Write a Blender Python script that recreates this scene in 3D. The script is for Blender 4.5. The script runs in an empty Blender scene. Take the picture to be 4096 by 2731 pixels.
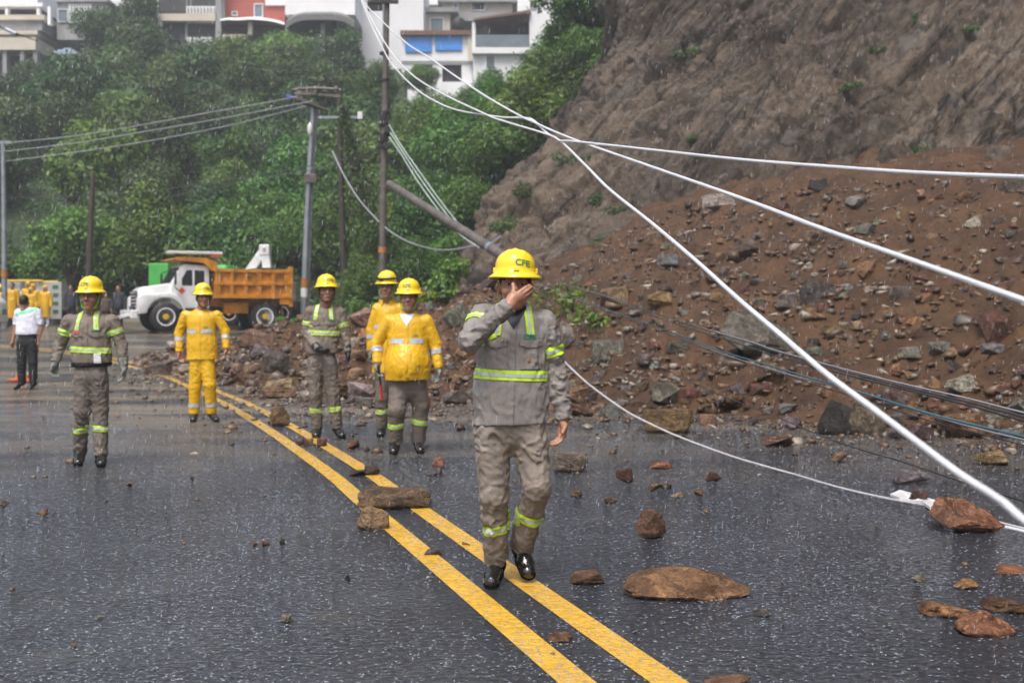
import bpy, bmesh, math, random
import numpy as np
from mathutils import Vector, Matrix, Euler
from mathutils.bvhtree import BVHTree

sc = bpy.context.scene
COL = sc.collection
# ------------------------------------------------------------------ camera, light, exposure
F, HC, HY, CX = 4551.0, 1.42, 1245.0, 2048.0       # focal length (photo pixels), eye height, horizon row, centre column
cam_data = bpy.data.cameras.new('camera')
cam = bpy.data.objects.new('camera', cam_data); COL.objects.link(cam)
cam.location = (0, 0, HC); cam.rotation_euler = (math.radians(90), 0, 0)
cam_data.sensor_width = 36.0; cam_data.lens = 36.0*F/4096.0
cam_data.shift_y = -(1365.5-HY)/4096.0
cam_data.clip_start = 0.05; cam_data.clip_end = 3000
cam_data.dof.use_dof = True; cam_data.dof.focus_distance = 6.0; cam_data.dof.aperture_fstop = 3.2
sc.camera = cam

SUN_EL, SUN_ROT = math.radians(62), math.radians(200)
world = bpy.data.worlds.new('World'); sc.world = world; world.use_nodes = True
wn = world.node_tree; wn.nodes.clear()
w_out = wn.nodes.new('ShaderNodeOutputWorld'); w_bg = wn.nodes.new('ShaderNodeBackground')
sky = wn.nodes.new('ShaderNodeTexSky'); sky.sky_type = 'NISHITA'; sky.sun_disc = False
sky.sun_elevation = SUN_EL; sky.sun_rotation = SUN_ROT
sky.air_density = 1.0; sky.dust_density = 6.0; sky.ozone_density = 1.0; sky.altitude = 20
hsv = wn.nodes.new('ShaderNodeHueSaturation'); hsv.inputs['Saturation'].default_value = 0.78
wn.links.new(sky.outputs[0], hsv.inputs['Color']); wn.links.new(hsv.outputs[0], w_bg.inputs['Color'])
w_bg.inputs['Strength'].default_value = 0.115
wn.links.new(w_bg.outputs[0], w_out.inputs['Surface'])

sun_d = bpy.data.lights.new('sun', 'SUN'); sun_d.energy = 1.5; sun_d.angle = math.radians(22); sun_d.color = (1.0, 0.97, 0.92)
sun = bpy.data.objects.new('sun', sun_d); COL.objects.link(sun)
_sd = Vector((math.sin(SUN_ROT)*math.cos(SUN_EL), math.cos(SUN_ROT)*math.cos(SUN_EL), math.sin(SUN_EL)))
sun.rotation_euler = _sd.to_track_quat('Z', 'Y').to_euler()
sun.location = (0, 0, 60)

sc.render.engine = 'CYCLES'
sc.view_settings.view_transform = 'Standard'; sc.view_settings.look = 'None'
sc.view_settings.exposure = 0.85; sc.view_settings.gamma = 1.0; sc.view_settings.use_curve_mapping = False
sc.cycles.use_denoising = True
sc.cycles.max_bounces = 6; sc.cycles.diffuse_bounces = 3; sc.cycles.glossy_bounces = 3
sc.cycles.transmission_bounces = 4; sc.cycles.transparent_max_bounces = 8; sc.cycles.volume_bounces = 0

# ------------------------------------------------------------------ helpers
R = random.Random(7)
HAZE = .0015
def W(px, py, Y):
    return Vector(((px-CX)/F*Y, Y, HC+(HY-py)/F*Y))
def G(x, y):
    t = max(0.0, min(y, 60.0)-20.0)/21.0
    return 0.65*t**1.3
def gh(px, py):
    """where the sight line through a photo pixel meets the ground"""
    lo, hi = 1.5, 60.0
    s = (HY-py)/F
    for _ in range(50):
        m = (lo+hi)/2
        if HC+s*m-G(0, m) > 0: lo = m
        else: hi = m
    return W(px, py, lo)

_perm = np.random.RandomState(5).permutation(256)
_perm = np.concatenate([_perm, _perm, _perm])
_grad = np.random.RandomState(6).normal(size=(256, 3)); _grad /= np.linalg.norm(_grad, axis=1)[:, None]
def noise3(P):
    """gradient noise, P (n,3) -> (n,)"""
    P = np.asarray(P, float); I = np.floor(P).astype(int); f = P-I; I &= 255
    u = f*f*f*(f*(f*6-15)+10); out = 0
    for dx in (0, 1):
        wx = u[:, 0] if dx else 1-u[:, 0]
        for dy in (0, 1):
            wy = u[:, 1] if dy else 1-u[:, 1]
            for dz in (0, 1):
                wz = u[:, 2] if dz else 1-u[:, 2]
                h = _perm[_perm[_perm[(I[:, 0]+dx) & 255]+((I[:, 1]+dy) & 255)]+((I[:, 2]+dz) & 255)]
                g = _grad[h]
                out = out+wx*wy*wz*(g[:, 0]*(f[:, 0]-dx)+g[:, 1]*(f[:, 1]-dy)+g[:, 2]*(f[:, 2]-dz))
    return out*1.6
def cells(P, seed=0):
    """cellular noise: distance to the border between blocks and a random value per block"""
    P = np.asarray(P, float); I = np.floor(P).astype(int); f = P-I; n = len(P); d1 = np.full(n, 9.0); d2 = np.full(n, 9.0); idv = np.zeros(n)
    for dx in (-1, 0, 1):
        for dy in (-1, 0, 1):
            for dz in (-1, 0, 1):
                h = _perm[_perm[_perm[(I[:, 0]+dx+seed) & 255]+((I[:, 1]+dy) & 255)]+((I[:, 2]+dz) & 255)]
                o = _grad[h]*.42+.5; d = np.sqrt((dx+o[:, 0]-f[:, 0])**2+(dy+o[:, 1]-f[:, 1])**2+(dz+o[:, 2]-f[:, 2])**2)
                c = d < d1; d2 = np.where(c, d1, np.minimum(d2, d)); idv = np.where(c, h/255.0, idv); d1 = np.where(c, d, d1)
    return d2-d1, idv
def fbm(P, oct=4, gain=.5):
    P = np.asarray(P, float); a, s, t = 1.0, 0, 1.0
    for i in range(oct):
        s = s+a*noise3(P*t+17.3*i); a *= gain; t *= 2.03
    return s
def ridged(P, oct=4, gain=.5):
    P = np.asarray(P, float); a, s, t = 1.0, 0, 1.0
    for i in range(oct):
        s = s+a*(1-2*np.abs(noise3(P*t+9.7*i))); a *= gain; t *= 2.07
    return s

def mesh_data(name, V, Fc, mats=(), smooth=False, fmat=None):
    me = bpy.data.meshes.new(name)
    if isinstance(V, np.ndarray) and isinstance(Fc, np.ndarray):
        k = Fc.shape[1]
        me.vertices.add(len(V)); me.vertices.foreach_set('co', V.astype(np.float32).ravel())
        me.loops.add(len(Fc)*k); me.loops.foreach_set('vertex_index', Fc.astype(np.int32).ravel())
        me.polygons.add(len(Fc)); me.polygons.foreach_set('loop_start', np.arange(0, len(Fc)*k, k, dtype=np.int32))
        me.polygons.foreach_set('loop_total', np.full(len(Fc), k, dtype=np.int32))
        me.update(calc_edges=True); me.validate()
    else:
        me.from_pydata([tuple(v) for v in V], [], [tuple(f) for f in Fc]); me.update()
    for m in mats: me.materials.append(m)
    if fmat is not None: me.polygons.foreach_set('material_index', np.asarray(fmat, dtype=np.int32))
    if smooth: me.polygons.foreach_set('use_smooth', np.ones(len(me.polygons), dtype=bool))
    return me
def obj(name, me, parent=None, loc=None, rot=None, scale=None, color=None):
    o = bpy.data.objects.new(name, me); COL.objects.link(o)
    if parent is not None: o.parent = parent
    if loc is not None: o.location = loc
    if rot is not None: o.rotation_euler = rot
    if scale is not None: o.scale = scale
    if color is not None: o.color = color
    return o
def tag(o, label=None, cat=None, group=None, kind=None):
    if label: o['label'] = label
    if cat: o['category'] = cat
    if group: o['group'] = group
    if kind: o['kind'] = kind
    return o
def empty(name, loc, label=None, cat=None, group=None, rot=None):
    o = bpy.data.objects.new(name, None); COL.objects.link(o); o.location = loc; o.empty_display_size = .2
    if rot is not None: o.rotation_euler = rot
    return tag(o, label, cat, group)

class MB:
    """collects boxes, tubes and lathes and links them as one mesh object"""
    def __init__(s): s.v = []; s.f = []
    def add(s, V, Fc):
        n = len(s.v); s.v += [Vector(v) for v in V]; s.f += [tuple(i+n for i in f) for f in Fc]; return s
    def box(s, c, d, rot=None, taper=1.0):
        c = Vector(c); hx, hy, hz = d[0]/2, d[1]/2, d[2]/2
        V = []
        for z in (-1, 1):
            t = taper if z > 0 else 1
            for x, y in ((-1, -1), (1, -1), (1, 1), (-1, 1)): V.append(Vector((x*hx*t, y*hy*t, z*hz)))
        if rot is not None:
            M = Euler(rot).to_matrix() if not isinstance(rot, Matrix) else rot
            V = [M @ v for v in V]
        return s.add([c+v for v in V], [(3, 2, 1, 0), (4, 5, 6, 7), (0, 1, 5, 4), (1, 2, 6, 5), (2, 3, 7, 6), (3, 0, 4, 7)])
    def tube(s, pts, r, n=8, cap=True, lobes=0, lobe_amp=.12, pitch=8.0):
        pts = [Vector(p) for p in pts]; rs = r if isinstance(r, (list, tuple)) else [r]*len(pts)
        V = []; Fc = []; up = Vector((0, 0, 1)); prev = None; L = 0
        for i, p in enumerate(pts):
            t = (pts[min(i+1, len(pts)-1)]-pts[max(i-1, 0)])
            if t.length < 1e-9: t = Vector((0, 0, 1))
            t.normalize()
            if prev is None:
                a = t.cross(up); a = t.cross(Vector((1, 0, 0))) if a.length < .05 else a
            else:
                a = prev-t*prev.dot(t)
            a.normalize(); prev = a; b = t.cross(a)
            if i: L += (p-pts[i-1]).length
            for k in range(n):
                an = 2*math.pi*k/n; rr = rs[i]
                if lobes: rr *= 1+lobe_amp*abs(math.cos((lobes*an+L*pitch/max(rs[i], 1e-4))/2))-lobe_amp/2
                V.append(p+a*math.cos(an)*rr+b*math.sin(an)*rr)
        for i in range(len(pts)-1):
            for k in range(n):
                k2 = (k+1) % n
                Fc.append((i*n+k, i*n+k2, (i+1)*n+k2, (i+1)*n+k))
        if cap:
            Fc.append(tuple(range(n))[::-1]); Fc.append(tuple((len(pts)-1)*n+k for k in range(n)))
        return s.add(V, Fc)
    def cyl(s, a, b, r, n=16, r2=None): return s.tube([a, b], [r, r if r2 is None else r2], n)
    def lathe(s, prof, c=(0, 0, 0), n=24, axis='Z'):
        c = Vector(c); V = []; Fc = []
        for (r, z) in prof:
            for k in range(n):
                an = 2*math.pi*k/n
                p = (r*math.cos(an), r*math.sin(an), z)
                if axis == 'Y': p = (p[0], p[2], p[1])
                if axis == 'X': p = (p[2], p[0], p[1])
                V.append(c+Vector(p))
        m = len(prof)
        for i in range(m-1):
            for k in range(n):
                k2 = (k+1) % n; Fc.append((i*n+k, i*n+k2, (i+1)*n+k2, (i+1)*n+k))
        if prof[0][0] > 1e-5: Fc.append(tuple(range(n))[::-1])
        if prof[-1][0] > 1e-5: Fc.append(tuple((m-1)*n+k for k in range(n)))
        return s.add(V, Fc)
    def prism(s, poly, y0, y1):
        """polygon in local XZ, extruded along Y"""
        n = len(poly); V = [Vector((x, y0, z)) for x, z in poly]+[Vector((x, y1, z)) for x, z in poly]
        Fc = [tuple(range(n)), tuple(range(n, 2*n))[::-1]]+[(i, i+n, (i+1) % n+n, (i+1) % n) for i in range(n)]
        return s.add(V, Fc)
    def build(s, name, mat, parent=None, smooth=False, bevel=0, loc=None, rot=None, mats=None, scale=None, color=None):
        me = bpy.data.meshes.new(name); me.from_pydata([tuple(v) for v in s.v], [], s.f); me.update()
        bm = bmesh.new(); bm.from_mesh(me); bmesh.ops.recalc_face_normals(bm, faces=bm.faces)
        if bevel:
            bmesh.ops.bevel(bm, geom=[e for e in bm.edges if len(e.link_faces) == 2 and e.calc_face_angle(0) > .5], offset=bevel, segments=2, affect='EDGES', profile=.5)
        bm.to_mesh(me); bm.free()
        me.materials.append(mat)
        if smooth: me.polygons.foreach_set('use_smooth', [True]*len(me.polygons)); me.set_sharp_from_angle(angle=math.radians(50))
        return obj(name, me, parent, loc, rot, scale, color)

def catmull(pts, n=8):
    P = [Vector(p) for p in pts]; P = [P[0]*2-P[1]]+P+[P[-1]*2-P[-2]]; out = []
    for i in range(1, len(P)-2):
        a, b, c, d = P[i-1:i+3]
        for k in range(n):
            t = k/n
            out.append(.5*((2*b)+(c-a)*t+(2*a-5*b+4*c-d)*t*t+(3*b-a-3*c+d)*t**3))
    out.append(P[-2]); return out

# ------------------------------------------------------------------ materials
class N:
    """small node-tree writer"""
    def __init__(s, name):
        s.m = bpy.data.materials.new(name); s.m.use_nodes = True; s.t = s.m.node_tree
        s.b = s.t.nodes['Principled BSDF']; s.out = s.t.nodes['Material Output']
    def n(s, ty, **kw):
        x = s.t.nodes.new('ShaderNode'+ty)
        for k, v in kw.items():
            if hasattr(x, k) and k not in ('Scale',): setattr(x, k, v)
            else: x.inputs[k.replace('_', ' ')].default_value = v
        return x
    def l(s, a, b): s.t.links.new(a, b)
    def noise(s, scale, detail=4, rough=.55, vec=None, dist=0, stretch=None):
        x = s.n('TexNoise'); x.inputs['Scale'].default_value = scale; x.inputs['Detail'].default_value = detail
        x.inputs['Roughness'].default_value = rough; x.inputs['Distortion'].default_value = dist
        v = vec if vec is not None else s.obj()
        if stretch:
            mp = s.n('Mapping'); mp.inputs['Scale'].default_value = stretch; s.l(v, mp.inputs['Vector']); v = mp.outputs[0]
        s.l(v, x.inputs['Vector']); return x.outputs['Fac']
    def obj(s):
        if not hasattr(s, '_tc'): s._tc = s.n('TexCoord')
        return s._tc.outputs['Object']
    def pos(s):
        if not hasattr(s, '_ge'): s._ge = s.n('NewGeometry')
        return s._ge.outputs['Position']
    def geo(s, k):
        if not hasattr(s, '_ge'): s._ge = s.n('NewGeometry')
        return s._ge.outputs[k]
    def ramp(s, fac, stops, interp='LINEAR'):
        r = s.n('ValToRGB'); r.color_ramp.interpolation = interp; e = r.color_ramp.elements
        while len(e) < len(stops): e.new(.5)
        for el, (p, c) in zip(e, stops):
            el.position = p; el.color = c if len(c) == 4 else (*c, 1)
        s.l(fac, r.inputs['Fac']); return r.outputs['Color']
    def mix(s, fac, a, b, mode='MIX'):
        x = s.n('Mix', data_type='RGBA', blend_type=mode)
        ins = [i for i in x.inputs if i.enabled or True]
        A, B = x.inputs[6], x.inputs[7]
        for sock, v in ((x.inputs[0], fac), (A, a), (B, b)):
            if isinstance(v, (int, float)): sock.default_value = v
            elif isinstance(v, (tuple, list)): sock.default_value = (*v, 1) if len(v) == 3 else v
            else: s.l(v, sock)
        return x.outputs[2]
    def math(s, op, a, b=0.0, c=None, clamp=False):
        x = s.n('Math', operation=op, use_clamp=clamp)
        for i, v in enumerate((a, b, c)):
            if v is None: continue
            if isinstance(v, (int, float)): x.inputs[i].default_value = v
            else: s.l(v, x.inputs[i])
        return x.outputs[0]
    def bump(s, h, strength=.5, dist=.01, prev=None):
        x = s.n('Bump'); x.inputs['Strength'].default_value = strength; x.inputs['Distance'].default_value = dist
        s.l(h, x.inputs['Height'])
        if prev is not None: s.l(prev, x.inputs['Normal'])
        return x.outputs['Normal']
    def set(s, color=None, rough=None, metal=None, normal=None, spec=None, coat=None, coat_rough=None):
        for k, v in (('Base Color', color), ('Roughness', rough), ('Metallic', metal), ('Normal', normal), ('Specular IOR Level', spec), ('Coat Weight', coat), ('Coat Roughness', coat_rough)):
            if v is None: continue
            if isinstance(v, (int, float)): s.b.inputs[k].default_value = v
            elif isinstance(v, (tuple, list)): s.b.inputs[k].default_value = (*v, 1) if len(v) == 3 else v
            else: s.l(v, s.b.inputs[k])
        return s.m

def simple(name, col, rough=.5, metal=0, var=.25, scale=6, bump=0, bscale=40, coat=0):
    m = N(name); n = m.noise(scale, 5, .6)
    d = tuple(c*(1-var) for c in col); h = tuple(min(1, c*(1+var*.6)) for c in col)
    c = m.ramp(n, [(.3, d), (.7, h)])
    nm = m.bump(m.noise(bscale, 3), bump, .01) if bump else None
    return m.set(c, rough, metal, nm, coat=coat if coat else None)
def cloth(name, col, dirt=(.12, .09, .06), dirt_amt=.35, rough=.7, wet=.3, seed=0.0):
    """wet work cloth: weave, soaked darker patches and mud smears"""
    m = N(name); v = m.obj()
    wetn = m.noise(3.2+seed, 4, .6, stretch=(1, 1, .6)); mud = m.noise(5.1+seed, 6, .7)
    c = m.mix(m.ramp(wetn, [(.38, (0, 0, 0)), (.62, (1, 1, 1))]), tuple(x*(1-wet) for x in col), col)
    c = m.mix(m.math('MULTIPLY', m.ramp(mud, [(.5, (0, 0, 0)), (.72, (1, 1, 1))]), dirt_amt), c, dirt)
    b = m.bump(m.noise(260, 2), .25, .002); b = m.bump(m.noise(34, 5, .65, stretch=(1, 1, .55)), .5, .012, b)
    return m.set(c, rough, normal=b)
MT = {}
def M(k): return MT[k]

MT['steel'] = simple('galvanised_steel', (.32, .35, .39), .45, .6, .25, 3)
MT['black_rubber'] = simple('black_rubber', (.015, .015, .016), .55, 0, .3, 12, .3, 60)
MT['dark'] = simple('dark_underside', (.02, .02, .022), .6, 0, .3, 8)
MT['glass_dark'] = simple('dark_glass', (.02, .025, .03), .08, 0, .2, 2)
MT['chrome'] = simple('chrome', (.5, .52, .55), .2, .9, .1, 4)
MT['white_paint'] = simple('white_paint', (.72, .73, .74), .3, 0, .16, 3, coat=.3)
MT['hoarding_green'] = simple('green_paint', (.07, .42, .08), .4, 0, .2, 3)
MT['orange_paint'] = simple('weathered_orange_paint', (.56, .22, .012), .5, 0, .5, 3.2, .2, 30)
MT['helmet'] = simple('yellow_plastic', (.86, .62, .02), .22, 0, .05, 8, coat=.4)
MT['green_ink'] = simple('green_print', (.01, .2, .09), .5, 0, .1, 9)
MT['boot'] = simple('wet_black_leather', (.012, .011, .01), .14, 0, .4, 12, .3, 50, coat=.6)
MT['hair'] = simple('black_hair', (.012, .009, .008), .45, 0, .3, 60, .5, 150)
MT['glove_grey'] = simple('worn_grey_glove', (.18, .2, .18), .7, 0, .5, 25, .4, 90)
MT['glove_dark'] = simple('navy_glove', (.018, .022, .035), .6, 0, .4, 25, .4, 90)
MT['lime'] = simple('lime_tape', (.52, .8, .03), .4, 0, .1, 20)
MT['silver'] = simple('silver_tape', (.5, .53, .57), .3, .15, .12, 25)
MT['strap_green'] = simple('green_strap', (.12, .5, .04), .5, 0, .1, 20)
MT['strap_black'] = simple('black_strap', (.015, .015, .015), .6, 0, .2, 20)
MT['white_cloth'] = cloth('white_shirt_cloth', (.72, .74, .85), dirt_amt=.02, wet=.12)
MT['mint'] = simple('mint_sash', (.2, .8, .42), .5, 0, .1, 10)
MT['black_cloth'] = cloth('black_trouser_cloth', (.014, .014, .017), dirt=(.03, .028, .025), dirt_amt=.3)
MT['navy_cloth'] = cloth('navy_cloth', (.02, .022, .035), dirt_amt=.1)
MT['brown_cloth'] = cloth('brown_cloth', (.07, .045, .035), dirt_amt=.1)
MT['shirt'] = cloth('taupe_shirt_cloth', (.2, .168, .14), dirt=(.15, .11, .075), dirt_amt=.35, wet=.28)
MT['shirt_pale'] = cloth('grey_shirt_cloth', (.27, .25, .24), dirt=(.2, .15, .1), dirt_amt=.35, wet=.35)
MT['trousers'] = cloth('taupe_trouser_cloth', (.185, .155, .132), dirt=(.13, .095, .06), dirt_amt=.5, wet=.32)
MT['trousers_pale'] = cloth('muddy_grey_trouser_cloth', (.29, .25, .215), dirt=(.2, .135, .075), dirt_amt=.7, wet=.45)
def vinyl(name, col):
    m = N(name); b = m.bump(m.noise(14, 3, .55), .25, .012)
    c = m.mix(m.noise(4, 4), tuple(x*.82 for x in col), col)
    return m.set(c, .45, normal=b, coat=.08)
MT['vinyl'] = vinyl('yellow_rain_vinyl', (.74, .43, .01))
def skin(name, col):
    m = N(name); n = m.noise(18, 4)
    c = m.mix(n, tuple(x*.8 for x in col), tuple(min(1, x*1.15) for x in col))
    b = m.bump(m.noise(160, 3), .15, .002)
    return m.set(c, .42, normal=b)
MT['skin'] = skin('tan_skin', (.37, .185, .12))
MT['skin_dark'] = skin('dark_tan_skin', (.28, .14, .09))
MT['hazard_red'] = simple('red_orange_print', (.75, .06, .02), .4, 0, .1, 9); MT['cone_orange'] = simple('orange_rubber', (.55, .12, .03), .5, 0, .2, 9)
MT['ring_orange'] = simple('faded_orange_paint', (.42, .17, .03), .5, 0, .3, 6); MT['blue_cap'] = simple('blue_lamp_cap', (.03, .08, .5), .3, 0, .2, 6); MT['canopy_grey'] = simple('grey_canopy', (.14, .14, .14), .6, 0, .2, 1)
MT['rope_grey'] = simple('grey_white_rope', (.40, .40, .42), .5, 0, .2, 20)
MT['dull_green'] = simple('dull_green_print', (.04, .16, .09), .5, 0, .1, 9)
MT['dusty_white'] = simple('dusty_white_paint', (.42, .43, .43), .45, 0, .2, 3)
MT['red'] = simple('red_handle', (.4, .02, .02), .4)
MT['red_flag'] = simple('red_white_patch', (.5, .12, .13), .5, 0, .5, 60)
MT['lips'] = simple('lips', (.2, .07, .055), .4)
MT['eye'] = simple('eye_white', (.32, .28, .25), .3, 0, .02)
MT['iris'] = simple('dark_iris', (.015, .01, .008), .15, 0, .02)
# ------------------------------------------------------------------ ground, road, markings
def road_mat(name, paint=False):
    m = N(name); p = m.pos()
    sep = m.n('SeparateXYZ'); m.l(p, sep.inputs[0])
    fine = m.noise(95, 3, .7, p); agg = m.noise(38, 3, .6, p); big = m.noise(.35, 4, .55, p)
    if paint:
        c = m.mix(m.ramp(m.noise(7, 6, .7, p), [(.3, (0, 0, 0)), (.75, (1, 1, 1))]), (.60, .33, .02), (.74, .45, .04))
        wear = m.ramp(m.noise(60, 4, .75, p), [(.60, (0, 0, 0)), (.70, (1, 1, 1))])
        c = m.mix(m.math('MULTIPLY', wear, .55), c, (.10, .07, .03))
    else:
        c = m.ramp(agg, [(.3, (.009, .010, .0125)), (.58, (.025, .028, .035)), (.74, (.08, .078, .076))])
        c = m.mix(m.ramp(m.noise(130, 2, .5, p), [(.66, (0, 0, 0)), (.74, (1, 1, 1))]), c, (.12, .10, .08))
    # mud washed off the landslide: broad uneven streaks across the road
    mudn = m.noise(.55, 6, .62, p, stretch=(.55, 1.5, 1))
    yy = m.n('MapRange'); yy.inputs[1].default_value = 9; yy.inputs[2].default_value = 17; m.l(sep.outputs[1], yy.inputs[0])
    mask = m.math('MULTIPLY', m.ramp(mudn, [(.42, (0, 0, 0)), (.60, (1, 1, 1))]), yy.outputs[0])
    thin = m.math('MULTIPLY', m.ramp(m.noise(.8, 5, .6, p, stretch=(1, 2.2, 1)), [(.60, (0, 0, 0)), (.78, (1, 1, 1))]), .16)
    mask = m.math('MAXIMUM', m.math('MULTIPLY', mask, .5 if paint else .75), thin)
    c = m.mix(mask, c, (.27, .215, .14))
    rough = m.ramp(m.noise(1.3, 5, .6, p), [(.3, (.10,)*3), (.7, (.26,)*3)])
    b = m.bump(m.noise(14, 3, .6, p, stretch=(.7, 1.6, 1)), .8, .02)
    b = m.bump(m.noise(60, 3, .6, p, stretch=(.7, 1.3, 1)), 1.0, .010, b)
    b = m.bump(fine, .5, .0025, b)
    rip = m.bump(m.noise(5, 3, .55, p, stretch=(.6, 1.9, 1)), .35, .02); rip = m.bump(m.noise(42, 4, .75, p, stretch=(.75, 1.1, 1)), 1.0, .013, rip)
    m.l(rip, m.b.inputs['Coat Normal']); m.b.inputs['Coat IOR'].default_value = 1.4
    film = m.ramp(m.noise(38, 4, .8, p, stretch=(.6, 1.0, 1)), [(.47, (.06,)*3), (.55, (1, 1, 1))])
    film = m.mix(m.ramp(m.noise(1.1, 4, .6, p, stretch=(.8, 1.5, 1)), [(.42, (0, 0, 0)), (.62, (1, 1, 1))]), film, m.mix(.35, film, (1, 1, 1)))
    m.b.inputs['Coat IOR'].default_value = 1.62
    return m.set(c, .45, normal=b, spec=.25, coat=film, coat_rough=.05)
MT['road'] = road_mat('wet_asphalt'); MT['line'] = road_mat('wet_yellow_road_paint', True)
m = N('brown_earth'); MT['earth'] = m.set(m.ramp(m.noise(1.5, 8, .7, m.pos()), [(.3, (.05, .03, .015)), (.7, (.13, .08, .04))]), .6)

V = []; Fc = []; n = 60
xs = np.concatenate([np.linspace(-900, -60, 8), np.linspace(-50, 50, 60), np.linspace(60, 900, 8)])
ys = np.concatenate([np.linspace(-300, -10, 6), np.linspace(-8, 62, 60), np.linspace(70, 1500, 10)])
GV = np.array([(x, y, G(x, y)-.03) for y in ys for x in xs]); nx = len(xs)
GF = np.array([(j*nx+i, j*nx+i+1, (j+1)*nx+i+1, (j+1)*nx+i) for j in range(len(ys)-1) for i in range(nx-1)])
tag(obj('ground', mesh_data('ground', GV, GF, [MT['earth']], True)), kind='structure')
xs = np.linspace(-34, 17, 52); ys = np.linspace(-10, 49.5, 120); nx = len(xs)
RV = np.array([(x, y, G(x, y)) for y in ys for x in xs])
RF = np.array([(j*nx+i, j*nx+i+1, (j+1)*nx+i+1, (j+1)*nx+i) for j in range(len(ys)-1) for i in range(nx-1)])
tag(obj('road', mesh_data('road', RV, RF, [MT['road']], True)), kind='structure')

LP = [(2230, 2731), (1900, 2440), (1427, 2022), (1300, 1907), (1160, 1800), (1030, 1708), (860, 1606), (667, 1515), (467, 1455), (285, 1418), (90, 1396), (-150, 1380)]
lw = [gh(*p) for p in LP]; d0 = (lw[0]-lw[1]).normalized()
lw = [lw[0]+d0*6, lw[0]+d0*3]+lw
lw = catmull(lw, 10)
def ribbon(off, w, name, mat, pts=lw, label=None):
    V = []; Fc = []
    for i, p in enumerate(pts):
        t = pts[min(i+1, len(pts)-1)]-pts[max(0, i-1)]; t.z = 0; t.normalize(); s = Vector((t.y, -t.x, 0))
        for k in (0, 1):
            q = p+s*(off+(k-.5)*w); V.append((q.x, q.y, G(q.x, q.y)+.005))
        if i: Fc.append((2*i-2, 2*i-1, 2*i+1, 2*i))
    o = obj(name, mesh_data(name, V, Fc, [mat])); return tag(o, label, kind='structure')
ribbon(.07, .14, 'road_line', MT['line']); ribbon(.405, .14, 'road_line', MT['line'])
# pale kerb and path beyond the junction
MT['concrete'] = simple('pale_wet_concrete', (.34, .32, .28), .35, 0, .3, 1.5, .3, 20)
kb = MB(); kb.box((-9.5, 49.0, G(0, 49)+.10), (22, .3, .24)); tag(kb.build('kerb', MT['concrete'], bevel=.03), kind='structure')
pv = MB(); pv.box((-9.5, 50.6, G(0, 50)+.06), (24, 2.9, .14)); tag(pv.build('path', MT['concrete']), kind='structure')

# ------------------------------------------------------------------ landslide: loft between its foot on the road and its crest at the rock wall
DC = [((545, 1447), (585, 1440), 31), ((700, 1492), (760, 1412), 28.5), ((900, 1545), (960, 1382), 27), ((1150, 1590), (1200, 1318), 27.5),
      ((1400, 1612), (1480, 1240), 30), ((1700, 1612), (1760, 1165), 33), ((2000, 1620), (2000, 1105), 33), ((2300, 1640), (2250, 1060), 30.5),
      ((2700, 1660), (2620, 900), 29), ((3100, 1690), (3000, 765), 28), ((3500, 1725), (3450, 690), 25.5), ((4096, 1770), (4150, 680), 22),
      ((4800, 1850), (4900, 650), 18.5), ((6000, 2100), (6200, 600), 14)]
foot = [gh(*a) for a, b, y in DC]+[Vector((6.6, 2.5, 0)), Vector((7.0, -12, 0))]; crest = [W(*b, y) for a, b, y in DC]+[Vector((13.2, 3.5, 3.0)), Vector((13.2, -12, 3.0))]
back = []
for i, c in enumerate(crest):
    g = G(c.x, c.y+4)
    if i < 5: back.append(Vector((c.x-.3, c.y+2.5+.4*i, g-.15)))
    elif i < 7: back.append(Vector((c.x+.3, c.y+4, c.z-.6)))
    else: back.append(Vector((c.x+1.2, c.y+3.5, c.z+1.0)))
FO, CR, BK = catmull(foot, 30), catmull(crest, 30), catmull(back, 30)
nu = len(FO); nv = 120; DV = np.zeros((nu, nv+40, 3))
for i in range(nu):
    f_, c_, b_ = FO[i], CR[i], BK[i]
    for j in range(nv):
        t = j/(nv-1); p = f_.lerp(c_, t); p.z = (f_.z-.06)+(c_.z-f_.z+.06)*(t**1.12*.95+.05*t); DV[i, j] = p
    for j in range(40):
        t = (j+1)/40; DV[i, nv+j] = c_.lerp(b_, t)
Pd = DV.reshape(-1, 3)
tt = np.tile(np.concatenate([np.linspace(0, 1, nv), np.ones(40)]), nu)
env = np.clip(tt*6, 0, 1)
Pd[:, 2] += env*(fbm(Pd*.45, 3)*.28+ridged(Pd*1.7+3, 3)*.07+fbm(Pd*4, 3)*.085+fbm(Pd*1.9+8, 2)*.13)
foot_jit = fbm(np.c_[Pd[:, 0]*.8, Pd[:, 1]*.8, np.zeros(len(Pd))], 4)
Pd[:, 1] += (1-np.clip(tt*4, 0, 1))*foot_jit*.9
ncol = nv+40
DF = np.array([(i*ncol+j, (i+1)*ncol+j, (i+1)*ncol+j+1, i*ncol+j+1) for i in range(nu-1) for j in range(ncol-1)])
m = N('landslide_earth'); p = m.pos()
c = m.ramp(m.noise(.9, 8, .68, p), [(.30, (.036, .018, .009)), (.5, (.085, .043, .020)), (.72, (.14, .074, .034))])
c = m.mix(m.ramp(m.noise(9, 6, .75, p), [(.56, (0, 0, 0)), (.68, (1, 1, 1))]), c, (.05, .034, .024))
c = m.mix(m.ramp(m.noise(26, 4, .7, p), [(.62, (0, 0, 0)), (.70, (1, 1, 1))]), c, (.15, .105, .07))
b = m.bump(m.noise(7, 8, .75, p), .9, .08); b = m.bump(m.noise(45, 5, .7, p), .8, .02, b)
MT['slide'] = m.set(c, .62, normal=b, spec=.35)
slide = tag(obj('landslide', mesh_data('landslide', Pd, DF, [MT['slide']], True)), kind='structure')
slide_bvh = BVHTree.FromPolygons([tuple(v) for v in Pd], [tuple(f) for f in DF])

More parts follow.
